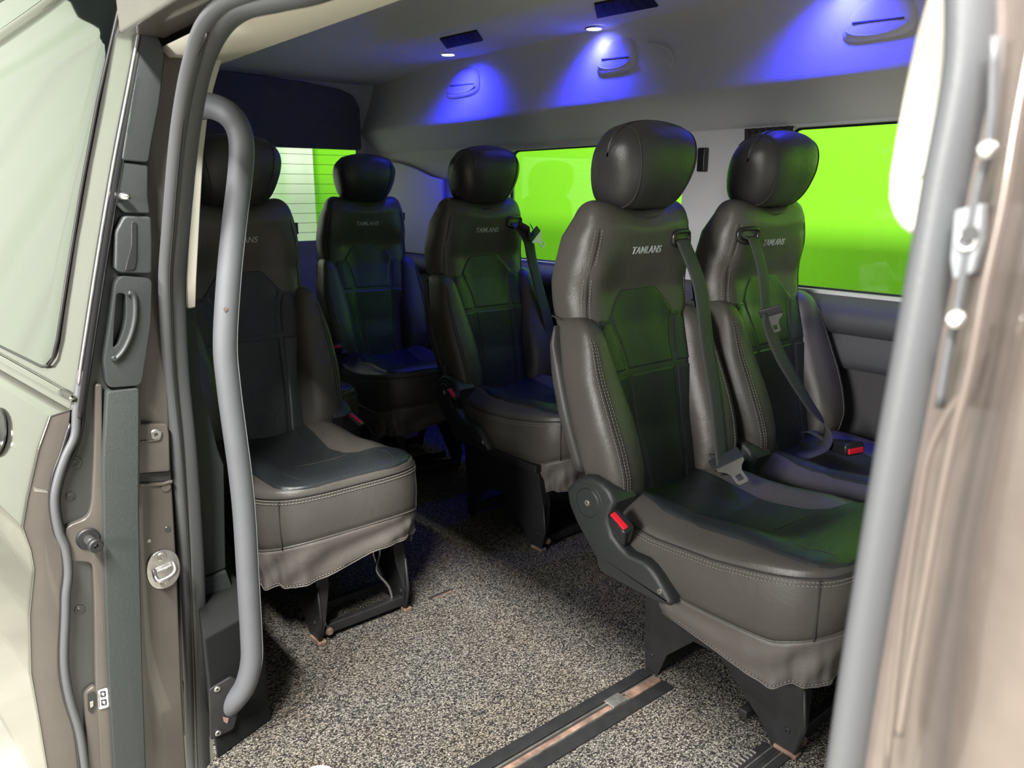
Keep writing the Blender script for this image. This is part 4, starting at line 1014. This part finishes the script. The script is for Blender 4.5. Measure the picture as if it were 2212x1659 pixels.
for a, b in ((2134, 325), (2066, 690)):
    disc('latch_bolt', tuple(np.array(at(a, b, 0, .380))-lo_), (-1, 0, .3), .0042, .003, M['zinc'], lb, 20, .0012)
v, f = tube([tuple(np.array(at(a, b, 0, .384))-lo_) for a, b in ((2150, 80), (2140, 300), (2110, 430), (2075, 640), (2050, 760), (2030, 880))], .0036, 8, .6, 4); mesh_obj('latch_channel', v, f, M['rubber'], lb)

# ------------------------------------------------------------------ floor hardware
def rail(name, lab, x0, x1, yc, wd):
    e = empty(name, ((x0+x1)/2, yc, 0)); tag(e, lab, 'floor rail', 'seat rails across the carpet')
    L_ = x1-x0
    box('rail_bed', (0, 0, .0006), (L_, wd, .0012), M['steelblk'], e)
    for s in (-1, 1):
        b = box('edge_strip', (0, s*(wd/2-.015), .0025), (L_, .030, .005), M['steelblk'], e, .0015)
    box('channel_lip', (0, .010, .003), (L_, .0025, .006), M['alu'], e, .0006)
    box('channel_lip', (0, -.012, .003), (L_, .0020, .006), M['alu'], e, .0006)
    box('channel_floor', (0, -.003, .0008), (L_, .020, .0012), M['rust'], e)
    box('channel_shadow_gap', (0, .0075, .0012), (L_, .005, .0014), M['ink'], e)
    return e
r = rail('floor_rail', 'long black and rusty seat rail crossing the carpet at the bottom', .58, 1.262, 1.000, .094)
box('rail_stop', (.285, -.003, .004), (.10, .022, .005), M['rust'], r, .001)
box('rail_clip', (.20, .002, .0065), (.045, .030, .004), M['alu'], r, .001)
r2 = rail('floor_rail', 'short worn seat rail at the front foot of the nearest seat', 1.02, 1.262, .690, .06)
for k in range(14): box('rail_tooth', (-.08+k*.012, .026, .006), (.004, .014, .004), M['alu'], r2, .0006)
ro = empty('rusty_lever', (1.335, .60, .0)); tag(ro, 'rusty tube lever beside front foot of the nearest seat', 'lever')
v, f = tube([(0-.02, -.012, .012), (.03, .006, .022), (.075, .035, .030)], .009, 12, 1, 4); mesh_obj('lever_tube', v, f, M['rust'], ro)
slab('lever_tab', [(-.045, -.030, .004), (.0, -.028, .006), (.008, -.008, .008), (-.035, -.006, .006)], (0, 0, .003), M['alu'], ro, .0008)
o = box('carpet_slot', (at(950, 1284, 2, 0)[0], at(950, 1284, 2, 0)[1], .0008), (.075, .012, .0016), M['ink'], None, 0, Matrix.Rotation(.04, 3, 'Z')); tag(o, 'narrow dark slot cut in the carpet right of the left seat', 'slot')
box('slot_rim', (at(950, 1284, 2, 0)[0]+.004, at(950, 1284, 2, 0)[1]-.008, .001), (.06, .004, .002), M['rust'], o, 0, Matrix.Rotation(.04, 3, 'Z'))
p = at(685, 1690, 2, 0); o = disc('floor_disc', (p[0], p[1], 0), (0, 0, 1), .040, .010, M['cream'], None, 40, .006); tag(o, 'pale round disc on the carpet at the bottom edge', 'disc')
o = box('trim_12', (.345, .75, -.018), (.04, 1.14, .05), M['cream'], None, .008); struct(o, 'pale sill strip of the doorway')
struct(box('trim_13', (.37, .70, -.14), (.10, 1.30, .2), M['paintm'], None, .01), 'painted sill below the doorway')
